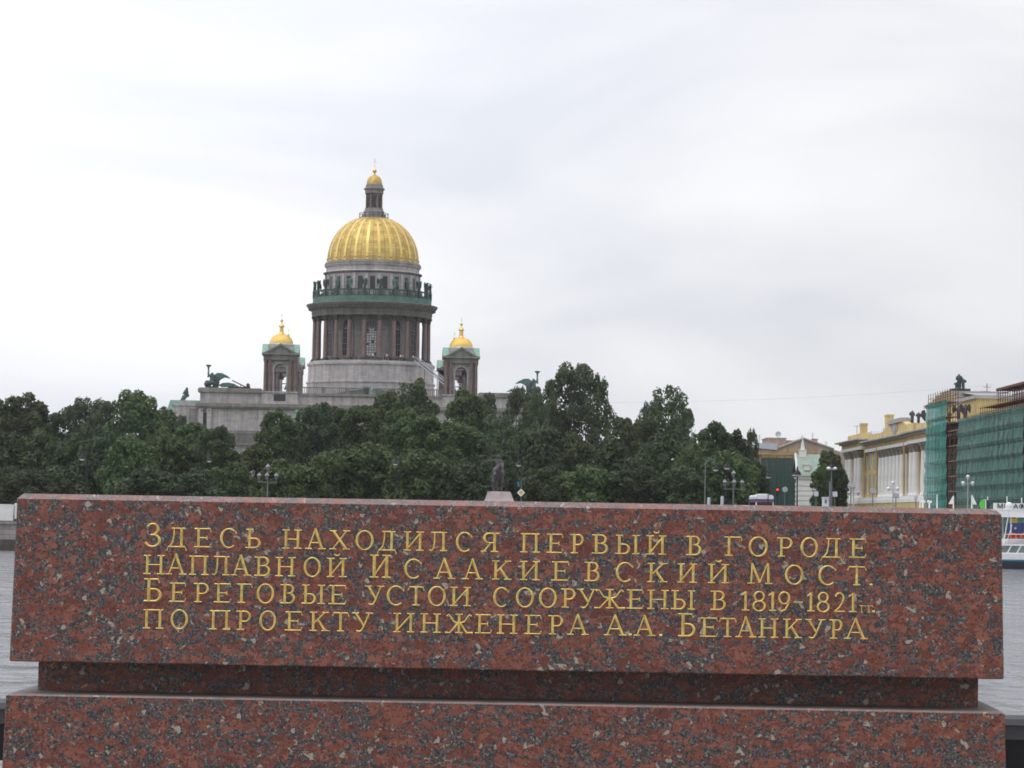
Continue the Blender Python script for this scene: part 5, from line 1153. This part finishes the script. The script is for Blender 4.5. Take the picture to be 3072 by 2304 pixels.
for y in (Yu(2562), Yu(2590)):
    for z in (zcol0+.5, zcol0+4.7): w = link('window', wlow, pal, pl(XF+2.2, y, z)); link('window_frame', wfr, w)
# drain pipes and dark joints of the bays
q = MB()
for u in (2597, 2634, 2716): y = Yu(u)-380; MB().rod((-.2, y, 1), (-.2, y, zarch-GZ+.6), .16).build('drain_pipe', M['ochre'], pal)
# central pavilion over the passage with a stepped pediment
q = MB(); y0, y1 = PX(2931, 1240, XF+2.5).y-380, PX(2822, 1240, XF+2.5).y-380; z0, z1 = r0, PX(2925, 1197, XF+2.5).z-GZ
q.box(2.5, 13, y0, y1, z0-1.5, z1); pv = q.build('pavilion', M['yellow'], pal)
q = MB(); q.box(2.0, 13.5, y0-.5, y1+.5, z1, z1+.45)
yp = PX(2880, 1175, XF+5.2).y-380; zt_ = PX(2880, 1174, XF+5.2).z-GZ; n = 5; dz = (zt_-z1-.45)/n
for i in range(n): w = (y1-y0)*.5*(1-i*.155); q.box(2.3+.25*i, 12.5-.2*i, yp-w*.62, yp+w, z1+.45+i*dz, z1+.45+(i+1)*dz-.12); 
q.build('stepped_gable', M['grey_st'], pv)
q = MB()
for i in range(n): w = (y1-y0)*.5*(1-i*.155); q.box(2.2+.25*i, 3.2, yp-w*.62-.2, yp+w+.2, z1+.45+(i+1)*dz-.12, z1+.45+(i+1)*dz); 
q.build('gable_steps', M['yellow'], pv)
q = MB(); q.add([(2.2, y0-.5, z1+.46), (13, y0-.5, z1+.46), (12, yp-2, zt_-.3), (5, yp-2, zt_-.3)], [(0, 1, 2, 3)]); q.build('roof', M['roof'], pv)
p = PX(2952, 1174, XF+9); q = MB(); q.box(8.4, 9.6, p.y-380-1.3, p.y-380+1.3, r0+.3, p.z-GZ-.25); q.box(8.3, 9.7, p.y-380-1.4, p.y-380+1.4, p.z-GZ-.25, p.z-GZ); q.build('chimney', M['yellow'], pal)
q = MB(); k = PX(2961, 1150, XF+9); q.rod((9, k.y-380, r0), (9, k.y-380, k.z-GZ), .06); q.rod((9, k.y-380-.5, k.z-GZ-.3), (9, k.y-380+.5, k.z-GZ-.3), .04); q.rod((8.4, k.y-380, k.z-GZ-.55), (9.6, k.y-380, k.z-GZ-.55), .04); q.build('aerial', M['steel'], pal)
# statues on the palace
def dark_group(name, figs, mat, loc, label, group=None, wings=()):
    t = thing(name, loc, label, 'statue', group)
    for (x, y, h, lean, sg) in figs:
        s_ = h/3.3; W = 1.45
        nodes = {'b': ((x, y, .05), .34*s_*W), 'k': ((x+.05*lean, y, .8*s_), .27*s_*W), 'w': ((x+.1*lean, y, 1.7*s_), .3*s_*W), 'c': ((x+.15*lean, y, 2.25*s_), .36*s_*W), 'n': ((x+.2*lean, y, 2.65*s_), .12*s_), 'h': ((x+.22*lean, y, 2.95*s_), .21*s_),
                 'a': ((x+sg*.40*s_, y, 2.35*s_), .17*s_*W), 'e': ((x+sg*.55*s_, y-.15, 1.8*s_), .12*s_*W), 'd': ((x+sg*.62*s_, y-.3, 2.25*s_), .09*s_), 'a2': ((x-sg*.4*s_, y, 2.3*s_), .16*s_*W), 'e2': ((x-sg*.6*s_, y, 1.7*s_), .13*s_)}
        skin('figure', nodes, [('b', 'k'), ('k', 'w'), ('w', 'c'), ('c', 'n'), ('n', 'h'), ('c', 'a'), ('a', 'e'), ('e', 'd'), ('c', 'a2'), ('a2', 'e2')], mat, t, 1)
    for (x, y, z, sg, s_) in wings:
        q = MB(); q.prism([(x, z), (x+sg*.3*s_, z+.9*s_), (x+sg*.8*s_, z+1.05*s_), (x+sg*1.05*s_, z+.3*s_), (x+sg*.9*s_, z-1.1*s_), (x+sg*.5*s_, z-.6*s_)], y+.2, y+.45); q.build('wing', mat, t)
    return t
p = PX(2747, 1271, XF+.6)
dark_group('winged_statue', [(-.55, 0, (P(2747, 1226, p.y).z-p.z)*1.0, .2, -1), (.45, .3, (P(2747, 1229, p.y).z-p.z)*.95, .3, -1)], M['bronze'], (XF+.6, p.y, p.z), 'dark winged statue pair on the palace cornice left of the teal netting', wings=((.75, .2, 1.25, 1, .85),))
q = MB(); q.box(XF-.2, XF+2.4, p.y-3, p.y+3, zcor, p.z); q.build('statue_base', M['yellow'], pal).location = (-XF, -380, -GZ+.01)
p = PX(2858, 1250, XF+.9)
for i, (u, hs) in enumerate(((2848, .78), (2872, 1.0), (2889, 1.02))):
    py = PX(u, 1250, XF+.9).y
    dark_group('winged_statue', [(0, 0, 2.35*hs, .2, (-1, 1, -1)[i])], M['bronze'], (XF+.9+.15*i, py, r0+GZ+.3+(.25, .3, .3)[i]), ('dark statue half hidden at the right edge of the teal netting', 'middle dark statue under the eaves of the yellow attic', 'right dark statue beside the yellow attic corner')[i], 'dark statues under the attic', wings=((.2, 0, 1.5, 1, .6), (-.2, 0, 1.5, -1, .6)) if i else ())
q = MB(); q.box(0, 2.5, PX(2895, 1250, XF).y-380-1.5, PX(2846, 1250, XF).y-380, r0, r0+.35); q.build('ledge', M['white_st'], pal)
zb2 = zt_+GZ; pp = yp+380; t = dark_group('statue_group', [(-.66, -.1, 1.35, .9, -1), (-.08, .2, 2.7, -.2, -1), (.5, 0, 2.0, -.5, 1)], M['verd_dark'], (XF+5.2, pp, zb2+.2), 'dark seated statue group crowning the stepped gable of the palace')
q = MB(); q.box(-1.35, 1.35, -1.2, 1.2, -.2, .15);  q.build('plinth', M['verd_dark'], t, True)
# ---- scaffolds with netting
XS = XF-2.7
def scaffold(name, label, u0, u1, vt0, netm, lift, top_extra, X=XS, ztop=None):
    ya_, yb_ = PX(u1, 1400, X).y, PX(u0, 1400, X).y; ya_ = max(ya_, 300.9)
    zt0 = ztop or PX(u0, vt0, X).z
    t = thing(name, (X, ya_, GZ), label, 'scaffold', 'scaffolds on the palace'); L_ = yb_-ya_; Z = zt0-GZ
    q = MB(); nz = 26; ny = max(6, int(L_/.9)); rn2 = random.Random(int(u0))
    vs = [(-.12+.16*math.sin(j*1.7+i*.25)*rn2.uniform(.2, 1)+.1*math.sin(i*math.pi*nz and i*2.1), L_*j/ny, Z*i/nz) for i in range(nz+1) for j in range(ny+1)]
    fs = [(i*(ny+1)+j, i*(ny+1)+j+1, (i+1)*(ny+1)+j+1, (i+1)*(ny+1)+j) for i in range(nz) for j in range(ny)]
    q.add(vs, fs); q.build('netting', netm, t, fix=False)
    q = MB(); y = 0.0
    while y <= L_+.01:
        for x in (.25, 1.35): q.rod((x, y, 0), (x, y, Z+top_extra), .045, .045, 5)
        y += 2.0
    z = lift
    while z < Z+.1:
        for x in (.25, 1.35): q.rod((x, 0, z), (x, L_, z), .04, .04, 5); q.rod((x, 0, z+1.0), (x, L_, z+1.0), .03, .03, 5)
        z += lift
    q.build('poles', M['rust'], t)
    q = MB(); z = lift
    while z < Z+.1: q.box(.15, 1.4, 0, L_, z-.1, z-.03); z += lift
    q.build('planks', M['plank'], t)
    return t, ya_, yb_, Z
zA = PX(2842, 1199, XS).z
sA, *_ = scaffold('scaffold', 'bright teal netted scaffold tower between the white columns and the dark gap', 2777, 2842, 1207, M['net_a'], 2.0, 1.5, ztop=zA)
zB = PX(2900, 1254, XS).z
sB, yb0, yb1, ZB = scaffold('scaffold', 'long dark green netted scaffold covering the palace at the right edge', 2874, 3130, 1254, M['net_b'], 1.6, 0.1, ztop=zB)
# a third, unveiled scaffold bay in the gap, and the rusty frame above the long one
y0, y1 = PX(2873, 1400, XS).y, PX(2843, 1400, XS).y
t = thing('scaffold', (XS, y0, GZ), 'open rusty scaffold bay without netting between the teal and dark green sheets', 'scaffold', 'scaffolds on the palace'); q = MB(); L_ = y1-y0; Z = zB-GZ-1.0
for y in (0.1, L_*.5, L_-.1):
    for x in (.25, 1.35): q.rod((x, y, 0), (x, y, Z), .06, .06, 6)
z = 2.0
while z < Z:
    for x in (.25, 1.35): q.rod((x, 0, z), (x, L_, z), .05, .05, 5); q.rod((x, 0, z+1), (x, L_, z+1), .04, .04, 5)
    z += 2.0
q.build('poles', M['rust'], t)
q = MB(); z = 2.0
while z < Z: q.box(.1, 1.45, 0, L_, z-.12, z-.02); z += 2.0
q.build('planks', M['plank'], t)
y0 = 301.2; y1 = PX(2931, 1240, XS).y
t = thing('scaffold', (XS, y0, zB), 'rusty open scaffold frame with a roof of red sheeting above the dark green netting', 'scaffold', 'scaffolds on the palace'); q = MB(); L_ = y1-y0; y = 0.0
while y <= L_:
    hh = 2.5*(1 if y < L_*.62 else .45)
    for x in (.3, 2.2): q.rod((x, y, .02), (x, y, hh+(.35 if y < L_*.62 else 0)), .045, .045, 5)
    y += 1.5
for z in (.3, .9, 1.5, 2.1, 2.5): q.rod((.3, 0, z), (.3, L_*(.62 if z > 1.2 else 1), z), .04, .04, 5); q.rod((2.2, 0, z), (2.2, L_*(.62 if z > 1.2 else 1), z), .04, .04, 5)
q.build('poles', M['rust'], t)
q = MB(); q.box(.1, 2.6, -.2, L_*.60, 2.52, 2.8); q.box(.3, 2.2, 0, L_*.9, .82, .88); q.build('planks', M['rust'], t)
q = MB(); q.box(3.4, 3.6, 0, L_*.7, .02, 2.2); q.build('back_sheeting', M['pink'], t)
# ================================================================== pink house far behind, with netting on its lower floors
Yp = 620.0
pk = thing('pink_house', (P(2400, 1500, Yp).x, Yp, 3.0), 'pale pink gabled house with aerials and a dish far behind the square', 'house')
px0 = pk.location.x
def kp(u, v, Y=Yp): p = P(u, v, Y); return (p.x-px0, p.z-3.0)
g0 = lambda u: (kp(u, 1400)[0], 0)
q = MB(); q.prism([g0(2240), g0(2548), kp(2548, 1362), kp(2500, 1349), kp(2456, 1332), kp(2411, 1317), kp(2336, 1345), kp(2240, 1345)], 0, 35); wl = q.build('walls', M['pink'], pk)
q = MB(); a = kp(2411, 1317); b = kp(2502, 1349); c = kp(2336, 1345)
for p0, p1 in ((a, b), (c, a)): q.prism([(p0[0], p0[1]+.02), (p1[0], p1[1]+.02), (p1[0], p1[1]+.35), (p0[0], p0[1]+.35)], -.4, 35)
q.build('roof_edge', M['grey_st'], pk)
q = MB(); a = kp(2313, 1340); b = kp(2397, 1314); q.box(a[0], b[0]-2.2, 8, 22, a[1]-3, b[1]); q.box(b[0]-3.8, b[0], 9, 22, a[1]-3, b[1]-.3); q.box(a[0]-.2, b[0]-2.0, 7.8, 22.2, b[1], b[1]+.25); q.build('penthouse', M['pink'], pk)
q = MB(); a = kp(2266, 1344); b = kp(2332, 1331); q.prism([(a[0], a[1]), (b[0], a[1]-.4), (b[0], b[1]), (a[0], b[1]+.1)], -.5, 4); q.build('tin_roof', M['roof_blue'], pk)
for u, v, w in ((2452, 1314, 1.3), (2429, 1317, .5), (2492, 1340, .6)):
    p = kp(u, v); q = MB(); q.box(p[0]-w/2, p[0]+w/2, 5, 6.2, p[1]-4.5, p[1]-.2); q.box(p[0]-w/2-.12, p[0]+w/2+.12, 4.9, 6.3, p[1]-.2, p[1]); q.build('chimney', M['pink'], pk)
for u, v, vb in ((2274, 1303, 1340), (2283, 1302, 1340), (2301, 1312, 1340), (2412, 1303, 1320), (2444, 1296, 1325), (2484, 1321, 1348)):
    p = kp(u, v); b = kp(u, vb); q = MB(); q.rod((p[0], 4, b[1]-1), (p[0], 4, p[1]), .06, .04, 5)
    for k in range(3): q.rod((p[0]-.5+.1*k, 4, p[1]-.3-.35*k), (p[0]+.5-.1*k, 4, p[1]-.3-.35*k), .03, .03, 4)
    q.build('aerial', M['steel'], pk)
dp = kp(2349, 1299); d = MB(); d.lathe([(.02, -.30), (.35, -.24), (.6, -.1), (.74, .06), (.72, .08), (.58, -.05), (.33, -.18), (.02, -.24)], 20)
d.rod((0, 0, -.25), (0, 0, .45), .03); d.xf(Matrix.Translation((dp[0], 11, dp[1])) @ Matrix.Rotation(R(80), 4, 'X') @ Matrix.Rotation(R(12), 4, 'Y')); d.rod((dp[0], 11.4, kp(2349, 1316)[1]), (dp[0], 11.4, dp[1]), .08); d.build('satellite_dish', M['roof_blue'], pk, True)
q = MB(); a = kp(2285, 1364); b = kp(2400, 1373)
q.box(a[0], b[0]+6, -.35, -.02, b[1]-.1, b[1]+.55); q.box(a[0]-1, b[0]+6, -.6, -.02, b[1]+.55, b[1]+.8)
for k in range(7): x = a[0]+1.5+k*1.7; q.box(x, x+.8, -.12, -.01, b[1]+1.1, b[1]+2.2)
q.build('ochre_band', M['ochre'], pk)
sc = thing('scaffold', (px0, Yp-2.5, 3.0), 'far green netted scaffold at the foot of the pink house', 'scaffold'); a = kp(2284, 1378, Yp-2.5); b = kp(2402, 1375, Yp-2.5)
q = MB(); nx, nz = 18, 12; H_ = b[1]-.1
vs = [(a[0]+(b[0]-a[0])*i/nx, .12*math.sin(i*1.3+j*.7), H_*j/nz) for j in range(nz+1) for i in range(nx+1)]
q.add(vs, [(j*(nx+1)+i, j*(nx+1)+i+1, (j+1)*(nx+1)+i+1, (j+1)*(nx+1)+i) for j in range(nz) for i in range(nx)]); q.build('netting', M['net_c'], sc, fix=False)
q = MB()
for k in range(6): x = a[0]+(b[0]-a[0])*k/5; q.rod((x, .5, 0), (x, .5, H_+.6), .07, .07, 5)
for z in (3.2, 6.4, 9.6, 12.8): q.box(a[0], b[0], .3, 1.6, z, z+.15)
q.build('poles', M['plank'], sc)
# ================================================================== white gatehouse with a pale green roof
Yg = 520.0
gh = thing('gatehouse', (P(2420, 1500, Yg).x, Yg, 3.0), 'small white gatehouse with pale green roof and slim spire', 'gatehouse'); gx = gh.location.x
def gp(u, v): p = P(u, v, Yg); return (p.x-gx, p.z-3.0)
a = gp(2396, 1424); b = gp(2455, 1424); zc_ = a[1]; zr_ = gp(2400, 1362)[1]
q = MB(); q.box(a[0], b[0], 0, 5, 0, zc_-.2)
z = 1.0
while z < zc_-2: q.box(a[0]-.12, b[0]+.1, -.14, 5.1, z, z+.62); z += .95
w_ = q.build('walls', M['white_st'], gh)
q = MB(); q.box(a[0]-.6, b[0]+.6, -.7, 5.7, zc_-.2, zc_+.15); q.box(a[0]-.3, b[0]+.3, -.4, 5.4, zc_-.75, zc_-.45); q.build('cornice', M['white_st'], gh)
q = MB(); q.prism([(-.75, zc_+.15), (5.75, zc_+.15), (2.5, zr_)], a[0]-.2, b[0]+.8, 'x')
for k in range(8): x = a[0]+.4+k*.55; q.prism([(-.8, zc_+.16), (-.72, zc_+.28), (2.5, zr_+.1), (2.5, zr_-.02)], x, x+.06, 'x')
q.build('roof', M['roof_green'], gh)
q = MB(); q.prism([(-.95, zc_+.0), (-.7, zc_+.2), (2.5, zr_+.25), (5.7, zc_+.2), (5.95, zc_), (2.5, zr_-.3)], a[0]-.6, a[0]-.21, 'x'); q.prism([(-.6, zc_+.16), (5.6, zc_+.16), (2.5, zr_-.4)], a[0]-.35, a[0]-.22, 'x'); q.build('gable', M['white_st'], gh)
c = gp(2412, 1358); q = MB(); q.box(c[0]-.65, c[0]+.65, 1.9, 3.2, zr_-.6, c[1]+.5); q.box(c[0]-.75, c[0]+.75, 1.8, 3.3, c[1]+.5, c[1]+.65); q.lathe([(.42, c[1]+.65), (.3, c[1]+1.6), (.1, gp(2412, 1318)[1]), (.03, gp(2412, 1308)[1])], 8, c[0], 2.5); q.build('spire', M['white_st'], gh)
d = gp(2420, 1403); q = MB(); q.box(d[0]-.55, d[0]+.6, -.5, 1.5, d[1]-.55, d[1]+.5); q.box(d[0]-.7, d[0]+.75, -.65, 1.5, d[1]+.5, d[1]+.72); q.build('dormer', M['white_st'], gh)
q = MB()
for x in (a[0]+1.0, a[0]+2.4): q.prism([(x+p_[0], p_[1]) for p_ in arch_poly(.7, 2.4, 8)], -.22, -.15)
q.build('windows', M['glass_dark'], gh)
# ================================================================== vehicles on the far bank
p0, p1 = P(-150, 1567, 306), P(46, 1514, 306)
tr = thing('box_truck', ((p0.x+p1.x)/2, 306, GZ), 'white box truck parked on the embankment at the left edge', 'truck'); w = p1.x-p0.x; h = p1.z-GZ
q = MB(); q.box(-w/2, w/2, -1.2, 1.2, .32, h); q.box(-w/2-.04, -w/2+.1, -1.23, 1.23, .33, h+.03); q.box(w/2-.1, w/2+.04, -1.23, 1.23, .93, h+.03); q.box(-w/2, w/2, -1.23, 1.23, h-.1, h+.04); q.build('cargo_box', M['white'], tr)
q = MB(); q.box(-w/2+.2, w/2+2.1, -.5, .5, .25, .31); q.box(-w/2+.6, w/2-.6, -1.15, -1.05, .2, .31); q.build('chassis', M['iron'], tr)
q = MB(); q.prism([(w/2+.12, .55), (w/2+2.1, .55), (w/2+2.15, 1.2), (w/2+1.75, 2.3), (w/2+.12, 2.35)], -1.1, 1.1); cb_ = q.build('cab', M['white'], tr)
q = MB(); q.prism([(w/2+.6, 1.35), (w/2+1.95, 1.35), (w/2+1.66, 2.15), (w/2+.6, 2.15)], -1.13, 1.13); q.build('side_window', M['glass_dark'], cb_)
for x in (-w/2+1.2, -w/2+2.1, w/2+1.1):
    for y in (-1.0, .72):
        q = MB(); q.rod((x, y, .46), (x, y+.28, .46), .46, .46, 16); wh_ = q.build('wheel', M['tyre'], tr); q = MB(); q.rod((x, y-.02, .46), (x, y+.3, .46), .22, .22, 12); q.build('rim', M['steel_lt'], wh_)
p0, p1 = P(2272, 1500, 385), P(2321, 1485, 385)
bs = thing('coach', (p1.x-1.28, 385, GZ), 'white coach with blue and red stripes below the far green netting', 'coach'); h = p1.z-GZ; w = 1.28
q = MB(); q.prism([(-w, .35), (w, .35), (w, h-.25), (w-.2, h), (-w+.2, h), (-w, h-.25)], 0, 11); q.box(-.75, .75, 1.5, 6, h, h+.16); q.build('body', M['white'], bs)
q = MB(); q.prism([(-w+.12, 1.2), (w-.12, 1.2), (w-.16, h-.95), (-w+.16, h-.95)], -.03, -.001); q.box(-w-.02, -w+.01, .6, 10.4, 1.5, h-.95); q.box(w-.01, w+.02, .6, 10.4, 1.5, h-.95); q.build('windows', M['glass_dark'], bs)
q = MB(); q.box(-w-.03, w+.03, -.04, 10.9, h-.92, h-.6); q.build('blue_stripe', M['blue'], bs)
q = MB(); q.box(-w-.028, w+.028, -.035, 10.8, h-1.05, h-.93); q.build('red_stripe', M['red'], bs)
for y in (2.2, 8.4):
    for x in (-w-.02, w-.26): q = MB(); q.rod((x, y, .48), (x+.28, y, .48), .48, .48, 16); q.build('wheel', M['tyre'], bs)
p = P(2476, 1491, 318); kb = thing('utility_cabinet', (p.x, 318, GZ), 'white street cabinet between the two upright grey panels', 'cabinet'); h = p.z-GZ
q = MB(); q.box(-.36, .36, -.3, .3, 0, h-.12); q.box(-.42, .42, -.36, .36, h-.12, h); q.build('case', M['white'], kb); q = MB(); q.box(-.1, .14, -.33, -.302, h-.75, h-.3); q.build('label_plate', M['teal'], kb)
# ================================================================== floating pier and boats at the right edge
YP = 294.0
pr_ = thing('floating_pier', (P(3040, 1700, YP).x, YP, 0), 'white floating pier with a roof sign and flag poles at the right edge', 'pier'); rx = pr_.location.x
def rp(u, v, Y=YP): p = P(u, v, Y); return (p.x-rx, p.z)
xl, xr = rp(2722, 1550)[0], rp(3330, 1550)[0]
q = MB(); q.box(xl, xr, -1.5, 3.5, -.4, .95); q.build('pontoon', M['hull'], pr_)
q = MB(); q.box(xl, xr, -1.7, 3.7, .95, 1.12); q.build('deck', M['white'], pr_)
zr0, zr1 = rp(3040, 1552)[1], rp(3040, 1536)[1]
q = MB(); q.box(xl-.4, xr, -2.0, 4.0, zr0, zr1); q.box(xl-.2, xr, -1.6, 3.6, zr1, zr1+.12); rf = q.build('roof', M['white'], pr_)
zs = rp(2900, 1508)[1]
q = MB(); q.box(rp(2972, 1518)[0], xr, -1.66, -1.56, zr1+.13, rp(3040, 1510)[1]); q.build('sign_board', M['white'], pr_)
q = MB(); x = xl+.3
while x < xr:
    for y in (-1.4, 3.3): q.rod((x, y, 1.12), (x, y, zr0), .07)
    x += 1.55
q.build('posts', M['white'], pr_)
q = MB(); x = xl
for z in (1.7, 2.15): q.rod((xl, -1.6, z), (xr, -1.6, z), .03)
q.build('railing', M['white'], pr_)
# roof lettering and round emblem
cu = bpy.data.curves.new('t', 'FONT'); cu.body = 'МЕГАФОН'; cu.extrude = .04; cu.size = 1.0; cu.space_character = 1.12
to = bpy.data.objects.new('t', cu); COL.objects.link(to); dg = bpy.context.evaluated_depsgraph_get(); dg.update(); lm = bpy.data.meshes.new_from_object(to.evaluated_get(dg)); bpy.data.objects.remove(to); lm.name = 'sign_letters'
xs = [v.co.x for v in lm.vertices]; ysl = [v.co.y for v in lm.vertices]
za0, za1 = rp(3035, 1526.5)[1], rp(3035, 1511)[1]; xa, xb = rp(2984, 1518)[0], rp(3098, 1518)[0]
kx, kz = (xb-xa)/(max(xs)-min(xs)), (za1-za0)/(max(ysl)-min(ysl))
for v in lm.vertices: v.co = Vector((xa+(v.co.x-min(xs))*kx, -1.75-v.co.z, za0+(v.co.y-min(ysl))*kz))
lm.materials.clear(); lm.materials.append(M['purple']); link('sign_letters', lm, pr_)
q = MB(); x0, z0_ = rp(2946, 1514); rr = 16/8000*YP
def disc(a0, a1, y0, y1, xm=None):
    return [(x0+rr*math.cos(R(a0+(a1-a0)*i/16)), z0_+rr*math.sin(R(a0+(a1-a0)*i/16))) for i in range(17)]
q.prism(disc(85, 275, 0, 0), -1.80, -1.70); em = q.build('emblem_green', M['green'], pr_)
q = MB(); q.prism(disc(75, -75, 0, 0), -1.80, -1.70); q.build('emblem_dark', M['purple'], em)
q = MB(); a = [(x0+rr*math.cos(R(85)), z0_+rr*math.sin(R(85))), (x0+rr*math.cos(R(75)), z0_+rr*math.sin(R(75))), (x0+rr*math.cos(R(-75)), z0_+rr*math.sin(R(-75))), (x0+rr*math.cos(R(275)), z0_+rr*math.sin(R(275)))]; q.prism(a, -1.79, -1.71); q.build('emblem_white', M['white'], em)
for k_ in (2990, 3120): pass
for u, v, lean in ((2756, 1484, 0), (2807, 1484, 0), (2856, 1487, -.3), (2911, 1485, .35), (2958, 1490, 0), (3016, 1489, 0), (3060, 1493, 0), (3110, 1494, 0)):
    a = rp(u, v); q = MB(); q.rod((a[0], -1.0, zr1), (a[0], -1.0, a[1]), .08, .055)
    if lean: q.prism([(a[0]+.05, a[1]), (a[0]-.05, a[1]), (a[0]+lean-.25, zr1+.75), (a[0]+lean+.2, zr1+.75)], -1.02, -.98)
    q.build('flag_pole', M['white'], pr_)
for u in (2768, 2788): a = rp(u, 1504); q = MB(); q.rod((a[0]-.22, 0, a[1]), (a[0]+.28, 0, a[1]-.08), .15, .10, 10); q.box(a[0]-.08, a[0]+.08, -.1, .1, zr1, a[1]-.1); q.build('roof_locker', M['white'], pr_)
# banner and life rings under the roof
q = MB(); a = rp(3018, 1597); b = rp(3090, 1569); q.box(a[0], b[0], -.55, -.5, a[1], b[1]); bn = q.build('blue_banner', M['blue'], pr_)
q = MB(); a = rp(3026, 1569); b = rp(3050, 1556); q.box(a[0], b[0], -.57, -.52, a[1]+.03, b[1]); q.build('yellow_panel', M['yel'], bn)
q = MB(); a = rp(3043, 1585); q.ball((a[0], -.6, a[1]), .13, 10, 6); q.build('white_spot', M['white'], bn)
q = MB(); a = rp(3018, 1612); b = rp(3090, 1597); q.box(a[0], b[0], -.5, -.45, a[1], b[1]-.02); q.build('red_skirting', M['red'], bn)
def torus(mb, c, r0_, r1_, n=20, m=8):
    vs = [(c[0]+(r0_+r1_*math.cos(2*math.pi*j/m))*math.cos(2*math.pi*i/n), c[1]+r1_*math.sin(2*math.pi*j/m), c[2]+(r0_+r1_*math.cos(2*math.pi*j/m))*math.sin(2*math.pi*i/n)) for i in range(n) for j in range(m)]
    mb.add(vs, [(i*m+j, i*m+(j+1) % m, ((i+1) % n)*m+(j+1) % m, ((i+1) % n)*m+j) for i in range(n) for j in range(m)])
for u in (3031, 3062): a = rp(u, 1609); q = MB(); torus(q, (a[0], -1.75, a[1]), .3, .085); q.build('life_ring', M['orange'], pr_)
# moored boats: a white launch and a low glazed excursion boat
YB = 287.0
bt = thing('excursion_boat', (P(3060, 1700, YB).x, YB, 0), 'low white excursion boat with slanted windows and blue stripe at the right edge', 'boat'); bx = bt.location.x
def bp_(u, v): p = P(u, v, YB); return (p.x-bx, p.z)
def hull(mb, xs_, half, z0, z1, flare=.25):
    rows = []
    for x, k in xs_: rows.append([(x, -half*k*(1-flare), z0), (x, -half*k, z1), (x, half*k, z1), (x, half*k*(1-flare), z0)])
    vs = [p for r_ in rows for p in r_]; n = len(rows)
    fs = [(i*4+j, i*4+(j+1) % 4, (i+1)*4+(j+1) % 4, (i+1)*4+j) for i in range(n-1) for j in range(4)]+[(3, 2, 1, 0), ((n-1)*4, (n-1)*4+1, (n-1)*4+2, (n-1)*4+3)]
    mb.add(vs, fs)
xl, xr = bp_(2830, 1690)[0], bp_(3400, 1690)[0]
st_ = [(xl, .06), (xl+1.2, .45), (xl+3, .8), (xl+5.5, 1.0), (xr-1, 1.0), (xr, .85)]
zz = lambda v: bp_(3040, v)[1]
q = MB(); hull(q, st_, 1.9, -.5, zz(1683)); q.build('hull', M['hull'], bt)
q = MB(); hull(q, st_, 1.97, zz(1683), zz(1678), .01); q.build('blue_stripe', M['teal'], bt)
q = MB(); hull(q, st_, 1.93, zz(1678), zz(1661), .02); q.build('topsides', M['white'], bt)
z0, z1 = zz(1661), zz(1634); xc0 = bp_(2980, 1650)[0]
q = MB(); q.box(xc0, xr-.8, -1.5, 1.5, z0, z1-.12); cab_ = q.build('cabin', M['glass_boat'], bt)
q = MB(); q.box(xc0-.1, xr-.7, -1.62, 1.62, z1-.12, z1+.03); x = xc0+.2
while x < xr-1:
    q.prism([(x-.13, z0), (x+.05, z0), (x+.50, z1-.1), (x+.36, z1-.1)], -1.56, -1.46); x += 1.02
q.box(xc0, xr-.8, -1.57, -1.45, z0, z0+.12); q.build('window_frames', M['white'], bt)
q = MB(); a, b = bp_(3010, 1633), bp_(3027, 1535); q.rod((a[0], 0, z1), (b[0], 0, b[1]), .05); q.rod((bp_(3036, 1575)[0], 0, bp_(3036, 1575)[1]), (bp_(3018, 1618)[0], 0, z1), .03); ms = q.build('mast', M['white'], bt, True)
q = MB(); b = bp_(3027, 1519); q.ball((b[0], 0, b[1]), .42, 14, 10, 1.1); q.lathe([(.5, b[1]-.42), (.5, b[1]-.25), (.4, b[1]-.2)], 14, b[0], 0); q.build('radar_dome', M['white'], ms, True)
YL2 = 290.3
lb = thing('launch', (P(3060, 1640, YL2).x, YL2, 0), 'white launch with a pointed bow lying between the pier and the excursion boat', 'boat'); lx = lb.location.x
def lp(u, v): p = P(u, v, YL2); return (p.x-lx, p.z)
z0, z1 = lp(3040, 1631)[1], lp(3040, 1617)[1]; xl, xr = lp(3004, 1620)[0], lp(3300, 1620)[0]
q = MB(); hull(q, [(xl, .04), (xl+.9, .4), (xl+2, .8), (xl+3.6, 1.0), (xr, .9)], 1.25, z0-.05, z1, .3); hull(q, [(xl+.8, .25), (xl+2, .7), (xl+3.6, .9), (xr, .85)], 1.1, -.3, z0-.051, .2); q.build('hull', M['white'], lb)
q = MB(); q.tube([(xl+.2, 0, z1), (xl+.3, 0, z1+.5), (xl+3.5, -.9, z1+.55), (xr, -.9, z1+.55)], .03); q.build('rail', M['white'], lb)
q = MB(); q.prism([(xl+4.2, z1), (xl+5.0, z1+.85), (xr-.5, z1+.85), (xr-.5, z1)], -.8, .8); q.build('wheelhouse', M['glass_dark'], lb)
